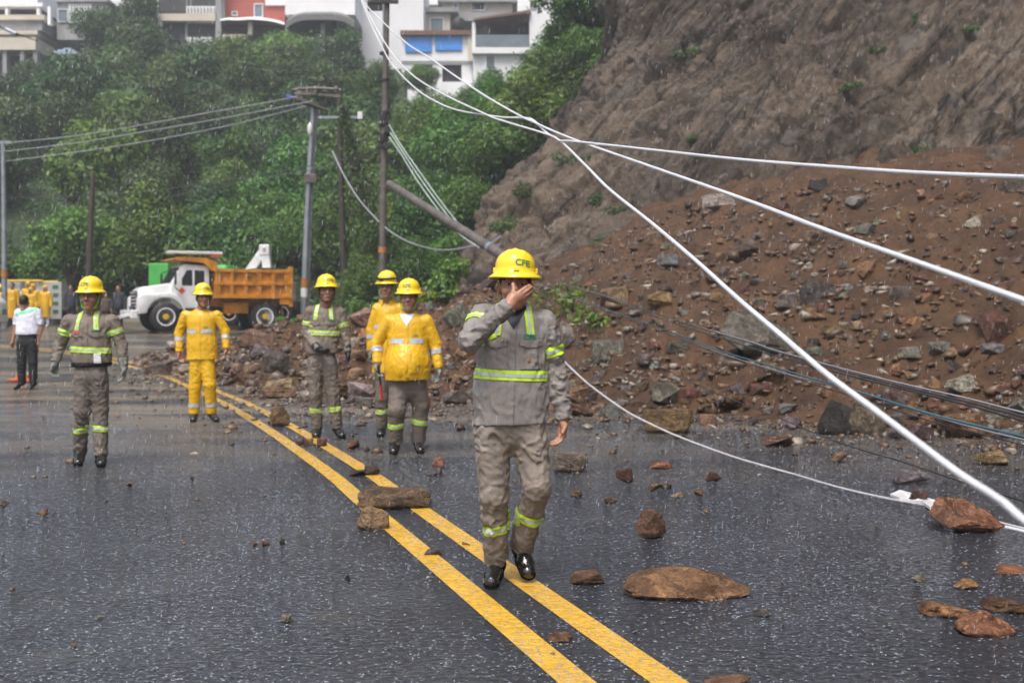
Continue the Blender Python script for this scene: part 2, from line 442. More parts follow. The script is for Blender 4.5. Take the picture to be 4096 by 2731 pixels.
def hit(px, py):
    o = Vector((0, 0, HC)); d = Vector(((px-CX)/F, 1, (HY-py)/F)); L = d.length; d /= L
    h = slide_bvh.ray_cast(o, d)
    g = gh(px, py) if py > 1290 else None
    if h[0] is not None and (g is None or h[0].y < g.y): return h[0], h[1]
    return (g if g is not None else W(px, py, 45)), Vector((0, 0, 1))
def drop(x, y):
    h = slide_bvh.ray_cast(Vector((x, y, 40)), Vector((0, 0, -1)))
    g = G(x, y)
    if h[0] is not None and h[0].z > g: return h[0], h[1]
    return Vector((x, y, g)), Vector((0, 0, 1))

# ------------------------------------------------------------------ rock wall
def bil(grid, nu_, nv_):
    g = np.array(grid, float); a, b_ = g.shape[:2]
    rows = []
    for r in g:
        rows.append(np.array([list(p) for p in catmull([Vector(x) for x in r], nu_//(b_-1))]))
    rows = np.array(rows); k = rows.shape[1]; out = []
    for i in range(k):
        out.append(np.array([list(p) for p in catmull([Vector(x) for x in rows[:, i]], nv_//(a-1))]))
    return np.array(out)          # (u, v, 3)
def wl(*a): return [list(W(*q)) for q in a]
gr = [wl((1850, 1260, 44), (1800, 1260, 36.5), (2300, 1290, 30), (2800, 1300, 27), (3450, 1300, 24), (4150, 1300, 20.5), (5600, 1400, 14)),
      wl((1930, 1090, 46), (1850, 1110, 37), (2380, 1000, 32), (2900, 830, 29), (3480, 740, 26.3), (4150, 730, 22.6), (5600, 700, 17)),
      wl((2080, 800, 50), (2030, 740, 39.5), (2520, 620, 35), (3020, 500, 32), (3550, 450, 29.5), (4230, 430, 26), (5700, 300, 20)),
      wl((2330, 480, 55), (2300, 470, 42.5), (2720, 300, 38), (3150, 200, 35.5), (3640, 150, 33), (4300, 120, 29.5), (5800, -50, 24)),
      wl((2430, 200, 58), (2410, 290, 45), (2780, 20, 41), (3220, -120, 38.5), (3720, -180, 36), (4400, -200, 33), (5800, -500, 27)),
      wl((2480, -150, 62), (2450, 60, 47), (2850, -350, 44), (3300, -500, 42), (3800, -600, 40), (4500, -700, 37), (5800, -1100, 31)),
      wl((2650, -900, 66), (2620, -1100, 50), (2950, -1900, 50), (3400, -2300, 49), (3900, -2500, 47), (4600, -2800, 44), (5900, -3300, 38)),
      wl((2700, -800, 78), (2750, -900, 70), (3000, -1500, 68), (3450, -1800, 66), (3950, -1900, 64), (4600, -2100, 60), (5900, -2700, 54))]
for k, r_ in enumerate(gr):
    z_ = r_[-1][2]; r_.append([13.5+1.7*k, 3.0, z_]); r_.append([13.5+2.2*k, -14.0, z_])
CL = bil(gr, 720, 500); cu, cv = CL.shape[:2]
Pc = CL.reshape(-1, 3).copy()
du = np.gradient(CL, axis=0); dv_ = np.gradient(CL, axis=1); nn = np.cross(dv_, du).reshape(-1, 3)
nn /= np.linalg.norm(nn, axis=1)[:, None]+1e-9
if nn[len(nn)//2][1] > 0: nn = -nn
# bedding dips steeply: in the wall's plane the layers climb to the right
cc = Pc[:, 0]*.80-Pc[:, 2]*.60-Pc[:, 1]*.25; aa = Pc[:, 0]*.60+Pc[:, 2]*.80; yy_ = Pc[:, 1]
uu = np.repeat(np.arange(cu), cv)/cu; wv = fbm(Pc*.35, 2)*.8
lay = ridged(np.c_[cc*.50+wv*.5, aa*.09, yy_*.10]+2.2, 4, .6)
step_ = fbm(np.c_[cc*.9+wv, aa*.22, yy_*.2]+7, 3); step_ = np.sign(step_)*np.abs(step_)**.6
blk = fbm(Pc*.2, 3); det = fbm(np.c_[cc*2.0, aa*.8, yy_*.8], 4); fin = ridged(np.c_[cc*3.2, aa*1.6, yy_*1.6], 3)
crk = np.clip(ridged(np.c_[cc*.30+wv*.35, aa*.035, yy_*.05]+11, 1)-.90, 0, .1)*10
knob = np.clip(noise3(Pc*1.1+5), 0, 1)
disp = lay*.50+blk*.85+step_*.34+det*.28+fin*.13-crk*.9+knob*.12
W1 = np.c_[cc*.70+wv*.5+det*.12, aa*.17+det*.06, yy_*.25]; e1, i1_ = cells(W1, 1); e2, i2_ = cells(np.c_[cc*2.0+det*.15, aa*.5+det*.1, yy_*.6], 7); e3, i3_ = cells(np.c_[cc*3.8, aa*1.5, yy_*1.6]+det[:, None]*.2, 3)
disp = disp*.70+(i1_-.5)*.62+(i2_-.5)*.42+(i3_-.5)*.19-np.clip(.07-e1, 0, .07)*5-np.clip(.08-e2, 0, .08)*1.6
disp = (disp-disp.mean())*.9-.25
Pc += nn*(disp*np.clip(uu*9+.35, 0, 1))[:, None]
CF = np.array([(i*cv+j, i*cv+j+1, (i+1)*cv+j+1, (i+1)*cv+j) for i in range(cu-1) for j in range(cv-1)])
m = N('weathered_rock_wall'); p = m.pos()
sp_ = m.n('SeparateXYZ'); m.l(p, sp_.inputs[0])
def lin(cx_, cy_, cz_): return m.math('ADD', m.math('ADD', m.math('MULTIPLY', sp_.outputs[0], cx_), m.math('MULTIPLY', sp_.outputs[1], cy_)), m.math('MULTIPLY', sp_.outputs[2], cz_))
cb_ = m.n('CombineXYZ'); m.l(lin(.8, -.25, -.6), cb_.inputs[0]); m.l(lin(.09, 0, .12), cb_.inputs[1]); m.l(lin(0, .2, 0), cb_.inputs[2])
streak = m.noise(.85, 10, .7, cb_.outputs[0], .6); patch_ = m.noise(.13, 5, .6, p, .6)
c = m.ramp(streak, [(.30, (.035, .030, .028)), (.42, (.10, .084, .072)), (.54, (.19, .158, .132)), (.70, (.29, .245, .205))])
c = m.mix(m.ramp(patch_, [(.47, (0, 0, 0)), (.60, (1, 1, 1))]), c, m.ramp(streak, [(.32, (.16, .130, .105)), (.68, (.33, .275, .225))]))
c = m.mix(m.ramp(m.noise(.5, 7, .7, p, .4), [(.53, (0, 0, 0)), (.66, (1, 1, 1))]), c, (.16, .16, .17))
c = m.mix(m.ramp(m.noise(1.7, 8, .78, p), [(.55, (0, 0, 0)), (.66, (1, 1, 1))]), c, (.105, .070, .05))
c = m.mix(m.ramp(m.noise(2.6, 9, .82, cb_.outputs[0]), [(.55, (0, 0, 0)), (.66, (1, 1, 1))]), c, (.035, .030, .028))
c = m.mix(m.math('MULTIPLY', m.ramp(m.noise(7, 10, .85, cb_.outputs[0]), [(.50, (0, 0, 0)), (.58, (1, 1, 1))]), .55), c, m.mix(1.0, c, (.42, .40, .38), 'MULTIPLY'))
c = m.mix(m.math('MULTIPLY', m.ramp(m.noise(5.5, 8, .8, p), [(.55, (0, 0, 0)), (.66, (1, 1, 1))]), .7), c, (.36, .31, .26))
b = m.bump(streak, .9, .5); b = m.bump(m.noise(2.2, 10, .8, p), 1.0, .5, b); b = m.bump(m.noise(8, 9, .8, p), 1.0, .3, b)
rough = m.ramp(m.noise(2, 4, .6, p), [(.35, (.38,)*3), (.65, (.75,)*3)])
c = m.mix(1.0, c, (1.30, 1.22, 1.13), 'MULTIPLY')
ckn = m.math('ABSOLUTE', m.math('SUBTRACT', m.noise(.42, 7, .62, cb_.outputs[0], .8), .5)); c = m.mix(m.math('MULTIPLY', m.ramp(ckn, [(0, (1, 1, 1)), (.016, (0, 0, 0))]), .85), c, (.018, .016, .015))
ckn = m.math('ABSOLUTE', m.math('SUBTRACT', m.noise(1.1, 7, .66, p, .9), .5)); c = m.mix(m.math('MULTIPLY', m.ramp(ckn, [(0, (1, 1, 1)), (.014, (0, 0, 0))]), .6), c, (.02, .018, .017))
MT['cliff'] = m.set(c, rough, normal=b, spec=.4)
tag(obj('cliff', mesh_data('cliff', Pc, CF, [MT['cliff']], False)), kind='structure')
cliff_bvh = BVHTree.FromPolygons([tuple(v) for v in Pc], [tuple(f) for f in CF])
def cliff_hit(px, py):
    d = Vector(((px-CX)/F, 1, (HY-py)/F)).normalized()
    h = cliff_bvh.ray_cast(Vector((0, 0, HC)), d); return h[0], h[1]

# ------------------------------------------------------------------ wooded hillside
def sstep(a, b, x): 
    t = min(1, max(0, (x-a)/(b-a))); return t*t*(3-2*t)
def hz(x, y):
    a = sstep(-9, -1, x)
    left = G(0, y)+min(max(0, y-51.5), 50)*.36+max(0, min(y-99, 14))*.55+max(0, y-113)*.1
    y0 = 40-.0*x
    right = G(0, y)+min(max(0, y-y0), 26)*(.50+.055*min(6, max(-2, x)))+max(0, min(y-66, 20))*.12
    return left*(1-a)+right*a-.1
xs = np.linspace(-85, 45, 110); ys = np.linspace(38, 190, 120); nx = len(xs)
HV = np.array([(x, y, hz(x, y)) for y in ys for x in xs])
HV[:, 2] += (fbm(HV*.12, 3)*1.1)*np.clip((HV[:, 1]-51)*.2, 0, 1)
HV[HV[:, 1] < 51, 2] -= np.where(HV[HV[:, 1] < 51, 0] < -6, .3, 0)
HF = np.array([(j*nx+i, j*nx+i+1, (j+1)*nx+i+1, (j+1)*nx+i) for j in range(len(ys)-1) for i in range(nx-1)])
m = N('hillside_soil_and_weeds'); MT['hill'] = m.set(m.ramp(m.noise(1.2, 6, .7, m.pos()), [(.3, (.012, .022, .008)), (.7, (.035, .06, .018))]), .8)
tag(obj('hill', mesh_data('hill', HV, HF, [MT['hill']], True)), kind='structure')
hill_bvh = BVHTree.FromPolygons([tuple(v) for v in HV], [tuple(f) for f in HF])
def hill_z(x, y):
    h = hill_bvh.ray_cast(Vector((x, y, 90)), Vector((0, 0, -1))); return h[0].z if h[0] else hz(x, y)

def leaf_mat(name, dark, mid, light):
    m = N(name); oi = m.n('ObjectInfo'); rnd = m.geo('Random Per Island')
    c = m.ramp(rnd, [(0, dark), (.5, mid), (1, light)])
    h = m.n('HueSaturation'); mr = m.n('MapRange'); mr.inputs[3].default_value = .465; mr.inputs[4].default_value = .525
    m.l(oi.outputs['Random'], mr.inputs[0]); m.l(mr.outputs[0], h.inputs['Hue'])
    v2 = m.n('MapRange'); v2.inputs[3].default_value = .7; v2.inputs[4].default_value = 1.25
    w = m.math('FRACT', m.math('MULTIPLY', oi.outputs['Random'], 7.31)); m.l(w, v2.inputs[0]); m.l(v2.outputs[0], h.inputs['Value'])
    m.l(c, h.inputs['Color']); c = h.outputs[0]
    m.set(c, .45, spec=.35)
    tr = m.n('BsdfTranslucent'); m.l(c, tr.inputs['Color']); mx = m.n('MixShader'); mx.inputs[0].default_value = .3
    m.l(m.b.outputs[0], mx.inputs[1]); m.l(tr.outputs[0], mx.inputs[2]); m.l(mx.outputs[0], m.out.inputs['Surface'])
    return m.m
MT['leaf'] = leaf_mat('hill_leaves', (.018, .046, .014), (.052, .115, .030), (.115, .21, .062))
MT['leaf_bright'] = leaf_mat('fresh_leaves', (.026, .072, .012), (.072, .165, .026), (.155, .29, .055))
MT['leaf_lime'] = leaf_mat('young_leaves', (.06, .16, .01), (.12, .28, .02), (.2, .38, .04))
MT['bark'] = simple('wet_bark', (.07, .055, .042), .7, 0, .4, 6, .6, 20)

def leaves(P, D, size, rs, fold=.25):
    """one folded leaf per point: P (n,3) positions, D (n,3) outward directions"""
    n = len(P); s = size*rs.uniform(.6, 1.35, n)[:, None]
    nrm = D+rs.normal(size=(n, 3))*.55; nrm[:, 2] += .35; nrm /= np.linalg.norm(nrm, axis=1)[:, None]
    t = np.cross(nrm, rs.normal(size=(n, 3))); t /= np.linalg.norm(t, axis=1)[:, None]+1e-9
    b = np.cross(nrm, t); w = .42
    V = np.stack([P-t*s, P+b*s*w-nrm*s*fold*.3, P+t*s-nrm*s*fold, P-b*s*w-nrm*s*fold*.3], 1).reshape(-1, 3)
    return V, np.arange(n*4).reshape(-1, 4)
def crown(seed, R_, H, nl, size, lobes=11):
    rs = np.random.RandomState(seed)
    lc = rs.normal(size=(lobes, 3)); lc /= np.linalg.norm(lc, axis=1)[:, None]; lc *= rs.uniform(.25, .72, lobes)[:, None]
    lc *= np.array([R_, R_, H*.5]); lr = R_*rs.uniform(.30, .56, lobes)
    k = rs.randint(0, lobes, nl//3); d = rs.normal(size=(nl//3, 3)); d[:, 2] += .25; d /= np.linalg.norm(d, axis=1)[:, None]
    rad = rs.uniform(.5, 1.0, nl//3)**.45
    rad *= 1+.35*noise3(d*2.1+seed)
    p = lc[k]+d*(lr[k]*rad)[:, None]*np.array([1, 1, .8])
    p = np.repeat(p, 3, 0)+rs.normal(size=(len(p)*3, 3))*size*1.1; d = np.repeat(d, 3, 0)
    V, Fq = leaves(p, d, size, rs); return V, Fq, lc, lr
def trunk_mb(H, r, lc, seed):
    rr = random.Random(seed); mb = MB()
    pts = [Vector((rr.uniform(-.12, .12)*i, rr.uniform(-.12, .12)*i, H*i/4)) for i in range(5)]
    mb.tube(pts, [r*(1-.16*i) for i in range(5)], 7)
    for c_ in list(lc)[:6]:
        e = Vector(c_)+Vector((0, 0, H)); s = pts[2+rr.randint(0, 2)]
        mb.tube([s, s.lerp(e, .5)+Vector((0, 0, .1)), e], [r*.45, r*.3, r*.08], 5)
    return mb
CROWNS = []
for i in range(7):
    V_, F_, lc, lr = crown(100+i, 2.6, 4.2, 11500, .10 if i % 2 else .125, 9)
    ml = mesh_data('crown', V_, F_, [MT['leaf']]); mb_ = mesh_data('crown', V_, F_, [MT['leaf_bright']])
    t = trunk_mb(2.6, .2, lc, i); tm = bpy.data.meshes.new('trunk'); tm.from_pydata([tuple(v) for v in t.v], [], t.f); tm.materials.append(MT['bark'])
    CROWNS.append((ml, mb_, tm))
def tree(x, y, s, label, group=None, k=None, bright=False, H=2.6, sz=None, z=None, cat='tree'):
    k = R.randrange(7) if k is None else k
    z = hill_z(x, y) if z is None else z
    e = empty('tree', (x, y, z-.15), label, cat, group, rot=(0, 0, R.uniform(0, 6.28))); e.scale = (s, s, s*(sz or R.uniform(.85, 1.2)))
    obj('crown', CROWNS[k][1 if bright else 0], e, (0, 0, H)); obj('trunk', CROWNS[k][2], e)
    return e
# the wood behind the road, nearest rows first; each tree with its own crown
LIM = [(-400, 330), (0, 340), (120, 300), (165, 110), (600, 105), (700, 155), (860, 160), (900, 120), (1140, 110), (1400, 150), (1430, 285), (1560, 425), (1640, 405), (1880, 335), (2000, 275), (2100, 220), (2170, 105), (2250, -60), (2600, -400)]
def lim(px):
    for (xa, ya), (xb, yb) in zip(LIM, LIM[1:]):
        if xa <= px <= xb: return ya+(yb-ya)*(px-xa)/(xb-xa)
    return 330
def fit(x, y, s):
    """largest size that keeps the crown under the roofs seen above the wood"""
    for _ in range(12):
        z = hill_z(x, y)+4.2*s; py = HY-(z-HC)/y*F; px = CX+x/y*F
        if py >= max(lim(px-40), lim(px+40), lim(px))-5: return s
        s *= .88
    return None
rows = [(53, 3.0, 1.0), (57.5, 3.4, 1.05), (63, 3.7, 1.15), (69, 4.0, 1.2), (75.5, 4.3, 1.25), (82, 4.6, 1.4), (89, 4.9, 1.5), (96, 4.8, 1.6)]
RN = ('lowest row', 'second row', 'third row', 'fourth row', 'fifth row', 'sixth row', 'seventh row', 'topmost row')
def czone(px): return ('beyond the left edge' if px < -60 else 'at the far left' if px < 180 else 'above the gloved man' if px < 440 else 'above the hood of the truck' if px < 700 else 'above the truck cab' if px < 930 else
                       'above the orange tipping body' if px < 1170 else 'behind the street light pole' if px < 1330 else 'behind the wooden pole')
for ri, (Y, step, s) in enumerate(rows):
    x = -Y*.62
    while x < -.09*Y-1.5:
        xx = x+R.uniform(-1, 1); yy = Y+R.uniform(-2, 2); pxx = CX+xx/yy*F
        s2 = fit(xx, yy, s*R.uniform(.8, 1.2)); br = R.random() < (.5 if ri < 3 else .2)
        if s2 and s2 > .4:
            tree(xx, yy, s2, ('fresh green' if br else 'dark green')+' hillside tree in the '+RN[ri]+', '+czone(pxx), 'trees of the hillside wood', bright=br)
        x += step*R.uniform(.8, 1.2)
# spur beside the rock wall
sp = []
for (Y, x0, x1, step, s) in ((41.5, -3.6, -2.2, 1.6, .5), (44.5, -5.5, -1.0, 1.9, .62), (48.5, -6.0, .4, 2.2, .75), (53, -6.0, 1.8, 2.4, .85), (58, -6.5, 3.6, 2.7, .95), (63, -7.0, 5.0, 3.0, 1.05), (68, -8, 5.8, 3.3, 1.0), (75, -9, 5.6, 3.6, .9)):
    x = x0
    while x < x1:
        xx = x+R.uniform(-.5, .5); yy = Y+R.uniform(-1, 1)
        low = Y < 52; s2 = fit(xx, yy, s*R.uniform(.85, 1.15)); pxx = CX+xx/yy*F
        zn = 'right behind the tallest pole' if pxx < 1620 else 'above the fallen pole' if pxx < 1800 else 'under the balcony house' if pxx < 2050 else 'against the rock wall'
        if s2 and s2 > .3:
            tree(xx, yy, s2, ('low bushy' if low else 'bright green')+' tree '+zn+', in the '+{41.5: 'first', 44.5: 'second', 48.5: 'third', 53: 'fourth', 58: 'fifth', 63: 'sixth', 68: 'seventh', 75: 'last'}[Y]+' row up the slope',
                 'trees on the slope beside the rock wall', bright=True, H=1.9 if low else 2.6)
        x += step*R.uniform(.8, 1.2)
# single trees the photograph sets apart
for (px, py, Y, s, lab) in ((2330, 60, 58, 1.15, 'dark dense tree hugging the top left edge of the rock wall'), (2390, 210, 56, .8, 'dark green tree against the rock wall below the topmost tree'),
                            (2340, -120, 60, 1.2, 'tallest tree, cut off by the top of the picture beside the rock wall'), (2260, 330, 56, .8, 'leafy tree in front of the balcony house beside the rock wall'),
                            (530, 60, 104, 1.25, 'hazy tree rising between the lattice-window house and the dark house'), (420, 130, 103, 1.2, 'hazy tree in front of the lattice-window house'),
                            (1350, 240, 98, 1.3, 'rounded tree below the house with the dark canopy, beside the white wall'), (1480, 330, 80, .9, 'small tree left of the tall wooden pole below the white wall'),
                            (1690, 310, 82, .6, 'small tree in front of the house with blue tarps')):
    w = W(px, py, Y); t_ = tree(w.x, w.y, s, lab, bright=(px > 1400), z=w.z-2.6*s, sz=1.0)
# low growth over the whole slope
rs = np.random.RandomState(3); nl = 80000
xx = rs.uniform(-52, 6, nl); yy = 41+(rs.uniform(0, 1, nl)**1.3)*64; ok = (yy > 51.5) | (xx > -6.5); xx, yy = xx[ok], yy[ok]
zz = np.array([hz(a, b_) for a, b_ in zip(xx, yy)]); base = np.c_[xx, yy, zz]
zz += fbm(base*.12, 3)*1.1*np.clip((yy-51)*.2, 0, 1)+np.abs(fbm(np.c_[xx*.5, yy*.5, zz*0], 3))*1.5*rs.uniform(.2, 1, len(xx))
P_ = np.repeat(np.c_[xx, yy, zz], 2, 0)+rs.normal(size=(len(xx)*2, 3))*.15
V_, F_ = leaves(P_, np.tile([0, -.5, .6], (len(P_), 1)), .125, rs)
tag(obj('undergrowth', mesh_data('undergrowth', V_, F_, [MT['leaf']])), 'tangled green undergrowth covering the slope between the trees', 'undergrowth', kind='stuff')

# trees that would read the same are told apart by side
by = {}
for o in bpy.data.objects:
    if o.name.startswith('tree') and o.parent is None and o.get('group'): by.setdefault(o['label'], []).append(o)
for k, v in by.items():
    if len(v) > 1:
        v.sort(key=lambda o: o.location.x/o.location.y)
        for o, w_ in zip(v, {2: ('left-hand', 'right-hand'), 3: ('leftmost', 'middle', 'rightmost'), 4: ('leftmost', 'inner-left', 'inner-right', 'rightmost')}.get(len(v), ('leftmost', 'second-left', 'middle', 'second-right', 'rightmost'))): o['label'] = w_+' '+k
# ------------------------------------------------------------------ figures: smooth fields turned into one continuous skin
def nets(Fd, org, h):
    S = Fd < 0; nx, ny, nz = Fd.shape
    cnt = np.zeros((nx-1, ny-1, nz-1), np.int8)
    for i in (0, 1):
        for j in (0, 1):
            for k in (0, 1): cnt += S[i:nx-1+i, j:ny-1+j, k:nz-1+k]
    mixed = (cnt > 0) & (cnt < 8); cells = np.argwhere(mixed); idx = -np.ones(cnt.shape, np.int64); idx[mixed] = np.arange(len(cells))
    acc = np.zeros((len(cells), 3)); n = np.zeros(len(cells))
    for ax in range(3):
        o1, o2 = [a for a in range(3) if a != ax]
        for u in (0, 1):
            for v in (0, 1):
                a = np.zeros(3, int); a[o1] = u; a[o2] = v; b = a.copy(); b[ax] = 1
                ca = cells+a; cb = cells+b
                fa = Fd[ca[:, 0], ca[:, 1], ca[:, 2]]; fb = Fd[cb[:, 0], cb[:, 1], cb[:, 2]]
                mk = (fa < 0) != (fb < 0); t = np.where(mk, fa/(fa-fb+1e-12), 0)
                acc += mk[:, None]*(a+t[:, None]*(b-a)); n += mk
    V = np.asarray(org)+h*(cells+acc/n[:, None]); Q = []
    for ax in range(3):
        o1, o2 = [(1, 2), (2, 0), (0, 1)][ax]
        sl0 = [slice(None)]*3; sl1 = [slice(None)]*3; sl0[ax] = slice(0, -1); sl1[ax] = slice(1, None)
        A, B = S[tuple(sl0)], S[tuple(sl1)]; E = np.argwhere(A != B)
        E = E[(E[:, o1] > 0) & (E[:, o2] > 0) & (E[:, o1] < Fd.shape[o1]-1) & (E[:, o2] < Fd.shape[o2]-1)]
        ins = A[E[:, 0], E[:, 1], E[:, 2]]
        d1 = np.zeros(3, int); d1[o1] = 1; d2 = np.zeros(3, int); d2[o2] = 1
        q = [E-d1-d2, E-d2, E, E-d1]; q = np.stack([idx[c[:, 0], c[:, 1], c[:, 2]] for c in q], 1)
        q[~ins] = q[~ins][:, ::-1]; Q.append(q)
    return V, np.concatenate(Q)
class Field:
    def __init__(s, lo, hi, h):
        s.h = h; s.org = np.array(lo, float)-3*h; n = np.ceil((np.array(hi)-s.org)/h).astype(int)+4
        s.ax = [s.org[i]+h*np.arange(n[i]) for i in range(3)]; s.F = np.full(tuple(n), .2)
    def _sub(s, lo, hi):
        sl = []
        for i in range(3):
            a = int(np.clip(np.floor((lo[i]-s.org[i])/s.h), 0, len(s.ax[i])-1)); b = int(np.clip(np.ceil((hi[i]-s.org[i])/s.h)+1, a+1, len(s.ax[i]))); sl.append(slice(a, b))
        g = np.meshgrid(s.ax[0][sl[0]], s.ax[1][sl[1]], s.ax[2][sl[2]], indexing='ij'); return tuple(sl), g
    def _put(s, sl, d, k, sub):
        A = s.F[sl]
        if sub: d = -d; hh = np.clip(.5-.5*(A-d)/k, 0, 1); hh = np.clip(.5+.5*(d-A)/k, 0, 1); s.F[sl] = A*(1-hh)+d*hh+k*hh*(1-hh)
        else: hh = np.clip(.5+.5*(A-d)/k, 0, 1); s.F[sl] = A*(1-hh)+d*hh-k*hh*(1-hh)
    def cap(s, a, b, ra, rb=None, q=1.0, k=.02, sub=False):
        """rounded cone; q flattens it front to back"""
        rb = ra if rb is None else rb; a = np.array(a, float); b = np.array(b, float); m = max(ra, rb)+k+.04
        sl, (X, Y, Z) = s._sub(np.minimum(a, b)-m, np.maximum(a, b)+m); ba = b-a; L2 = (ba**2).sum()+1e-12
        t = np.clip(((X-a[0])*ba[0]+(Y-a[1])*ba[1]+(Z-a[2])*ba[2])/L2, 0, 1)
        d = np.sqrt((X-a[0]-t*ba[0])**2+((Y-a[1]-t*ba[1])/q)**2+(Z-a[2]-t*ba[2])**2)-(ra+(rb-ra)*t)
        s._put(sl, d, k, sub); return s
    def ell(s, c, r, Rm=None, k=.02, sub=False):
        c = np.array(c, float); r = np.array(r, float); m = r.max()+k+.03
        sl, (X, Y, Z) = s._sub(c-m, c+m); P = np.stack([X-c[0], Y-c[1], Z-c[2]], -1)
        if Rm is not None: P = P @ np.array(Rm)
        k0 = np.sqrt(((P/r)**2).sum(-1))+1e-9; k1 = np.sqrt(((P/r**2)**2).sum(-1))+1e-9
        s._put(sl, k0*(k0-1)/k1, k, sub); return s
    def cut(s, p, n):
        """remove what lies on the side the normal points to"""
        X, Y, Z = np.meshgrid(*s.ax, indexing='ij'); d = (X-p[0])*n[0]+(Y-p[1])*n[1]+(Z-p[2])*n[2]
        s.F = np.maximum(s.F, d); return s
    def merge(s, o, k=.012):
        hh = np.clip(.5+.5*(s.F-o.F)/k, 0, 1); s.F = s.F*(1-hh)+o.F*hh-k*hh*(1-hh); return s
    def wrinkle(s, amp, fr, seed=0.0, rid=True, fine=False):
        idx = np.argwhere(np.abs(s.F) < .035)
        P = np.stack([s.ax[i][idx[:, i]] for i in range(3)], 1)-np.array([s.org[0], s.org[1], 0])
        Wp = P+.045*np.stack([noise3(P*7+seed), noise3(P*7+seed+31), noise3(P*7+seed+77)], 1)
        w = ridged(Wp*np.array(fr)+seed, 2, .45)-.9 if rid else fbm(Wp*np.array(fr)+seed, 2)
        if fine: w2 = 1-2*np.abs(noise3(Wp*np.array(fr)*1.9+seed+5)); w = w*.8+.75*np.sign(w2)*np.abs(w2)**1.6-.1
        reg = .55+.6*np.clip(noise3(P*3.1+seed)+.4, 0, 1)
        s.F[idx[:, 0], idx[:, 1], idx[:, 2]] -= amp*w*reg; return s
    def mesh(s): return nets(s.F, s.org, s.h)

def seg_dist(P, a, b):
    a = np.array(a); b = np.array(b); ba = b-a; t = np.clip(((P-a) @ ba)/(ba @ ba+1e-12), 0, 1)
    return np.linalg.norm(P-a-t[:, None]*ba, axis=1)
def patch(src, planes, off, name, mat, root, loc, near=None, thick=0.0):
    """the piece of a garment's surface inside the given half spaces, raised by off, with a rim when thick"""
    V, Q = src; C = V[Q].mean(1); keep = np.ones(len(C), bool)
    for p, n in planes: keep &= ((C-np.array(p)) @ np.array(n)) < .03
    if near is not None: keep &= seg_dist(C, near[0], near[1]) < near[2]
    Qk = Q[keep]
    if not len(Qk): return None
    ids, inv = np.unique(Qk, return_inverse=True); inv = inv.reshape(Qk.shape)
    me = bpy.data.meshes.new(name); me.from_pydata([tuple(v) for v in V[ids]], [], [tuple(f) for f in inv]); me.update()
    bm = bmesh.new(); bm.from_mesh(me)
    for p, n in planes:
        bmesh.ops.bisect_plane(bm, geom=bm.verts[:]+bm.edges[:]+bm.faces[:], plane_co=Vector(p), plane_no=Vector(n), clear_outer=True)
    bm.normal_update()
    nr = {v: v.normal.copy() for v in bm.verts}
    if thick:
        be = [e for e in bm.edges if e.is_boundary]
        r = bmesh.ops.extrude_edge_only(bm, edges=be); nv_ = [g for g in r['geom'] if isinstance(g, bmesh.types.BMVert)]
        for v in nv_: v.co -= Vector(v.normal)*0
        old = [v for v in nr]
        for v in old: v.co += nr[v]*off
    else:
        for v in bm.verts: v.co += nr[v]*off
    for v in bm.verts: v.co -= Vector(loc)
    bm.to_mesh(me); bm.free()
    if not len(me.polygons): return None
    me.materials.append(mat); me.polygons.foreach_set('use_smooth', [True]*len(me.polygons))
    return obj(name, me, root)
def band(src, p, n, w, root, loc, near=None, mid=True, main='lime', name='reflective_band', extra=()):
    n = np.array(n, float); n /= np.linalg.norm(n); p = np.array(p, float)
    o = patch(src, [(p+n*w/2, n), (p-n*w/2, -n)]+list(extra), .0045, name, M(main), root, loc, near)
    if mid and o is not None:
        patch(src, [(p+n*w/6, n), (p-n*w/6, -n)]+list(extra), .007, 'silver_stripe', M('silver'), o, loc, near)
    return o
def bake(name, src, mat, root, loc, smooth=True):
    V, Q = src; return obj(name, mesh_data(name, V-np.array(loc), Q, [mat], smooth), root)

_fonts = {}
def text_mesh(s, bold=.02):
    k = (s, bold)
    if k in _fonts: return _fonts[k]
    c = bpy.data.curves.new('t', 'FONT'); c.body = s; c.size = 1; c.offset = bold; c.resolution_u = 3; c.align_x = 'CENTER'; c.align_y = 'CENTER'; c.space_character = .95
    o = bpy.data.objects.new('t', c); COL.objects.link(o); dg = bpy.context.evaluated_depsgraph_get(); dg.update()
    me = bpy.data.meshes.new_from_object(o.evaluated_get(dg)); bpy.data.objects.remove(o)
    bm = bmesh.new(); bm.from_mesh(me); bmesh.ops.triangulate(bm, faces=bm.faces)
    for _ in range(2):
        es = [e for e in bm.edges if e.calc_length() > .12]
        if es: bmesh.ops.subdivide_edges(bm, edges=es, cuts=1)
        bmesh.ops.triangulate(bm, faces=bm.faces)
    r = (np.array([v.co[:] for v in bm.verts]), [tuple(v.index for v in f.verts) for f in bm.faces]); bm.free(); _fonts[k] = r; return r
def letters(txt, size, c, u, v, bvh, name, mat, root, loc, off=.002, sx=1.0):
    """lettering laid onto a surface: c centre in front of it, u/v reading and up directions"""
    T, Fq = text_mesh(txt); c, u, v = Vector(c), Vector(u).normalized(), Vector(v).normalized(); d = -(u.cross(v)); out = []
    for x, y, z in T:
        p = c+u*(x*size*sx)+v*(y*size); h = bvh.ray_cast(p-d*.15, d)
        out.append((h[0] if h[0] is not None else p)-d*off-Vector(loc))
    return obj(name, mesh_data(name, out, Fq, [mat]), root)
def bvh_of(src): return BVHTree.FromPolygons([tuple(v) for v in src[0]], [tuple(f) for f in src[1]])

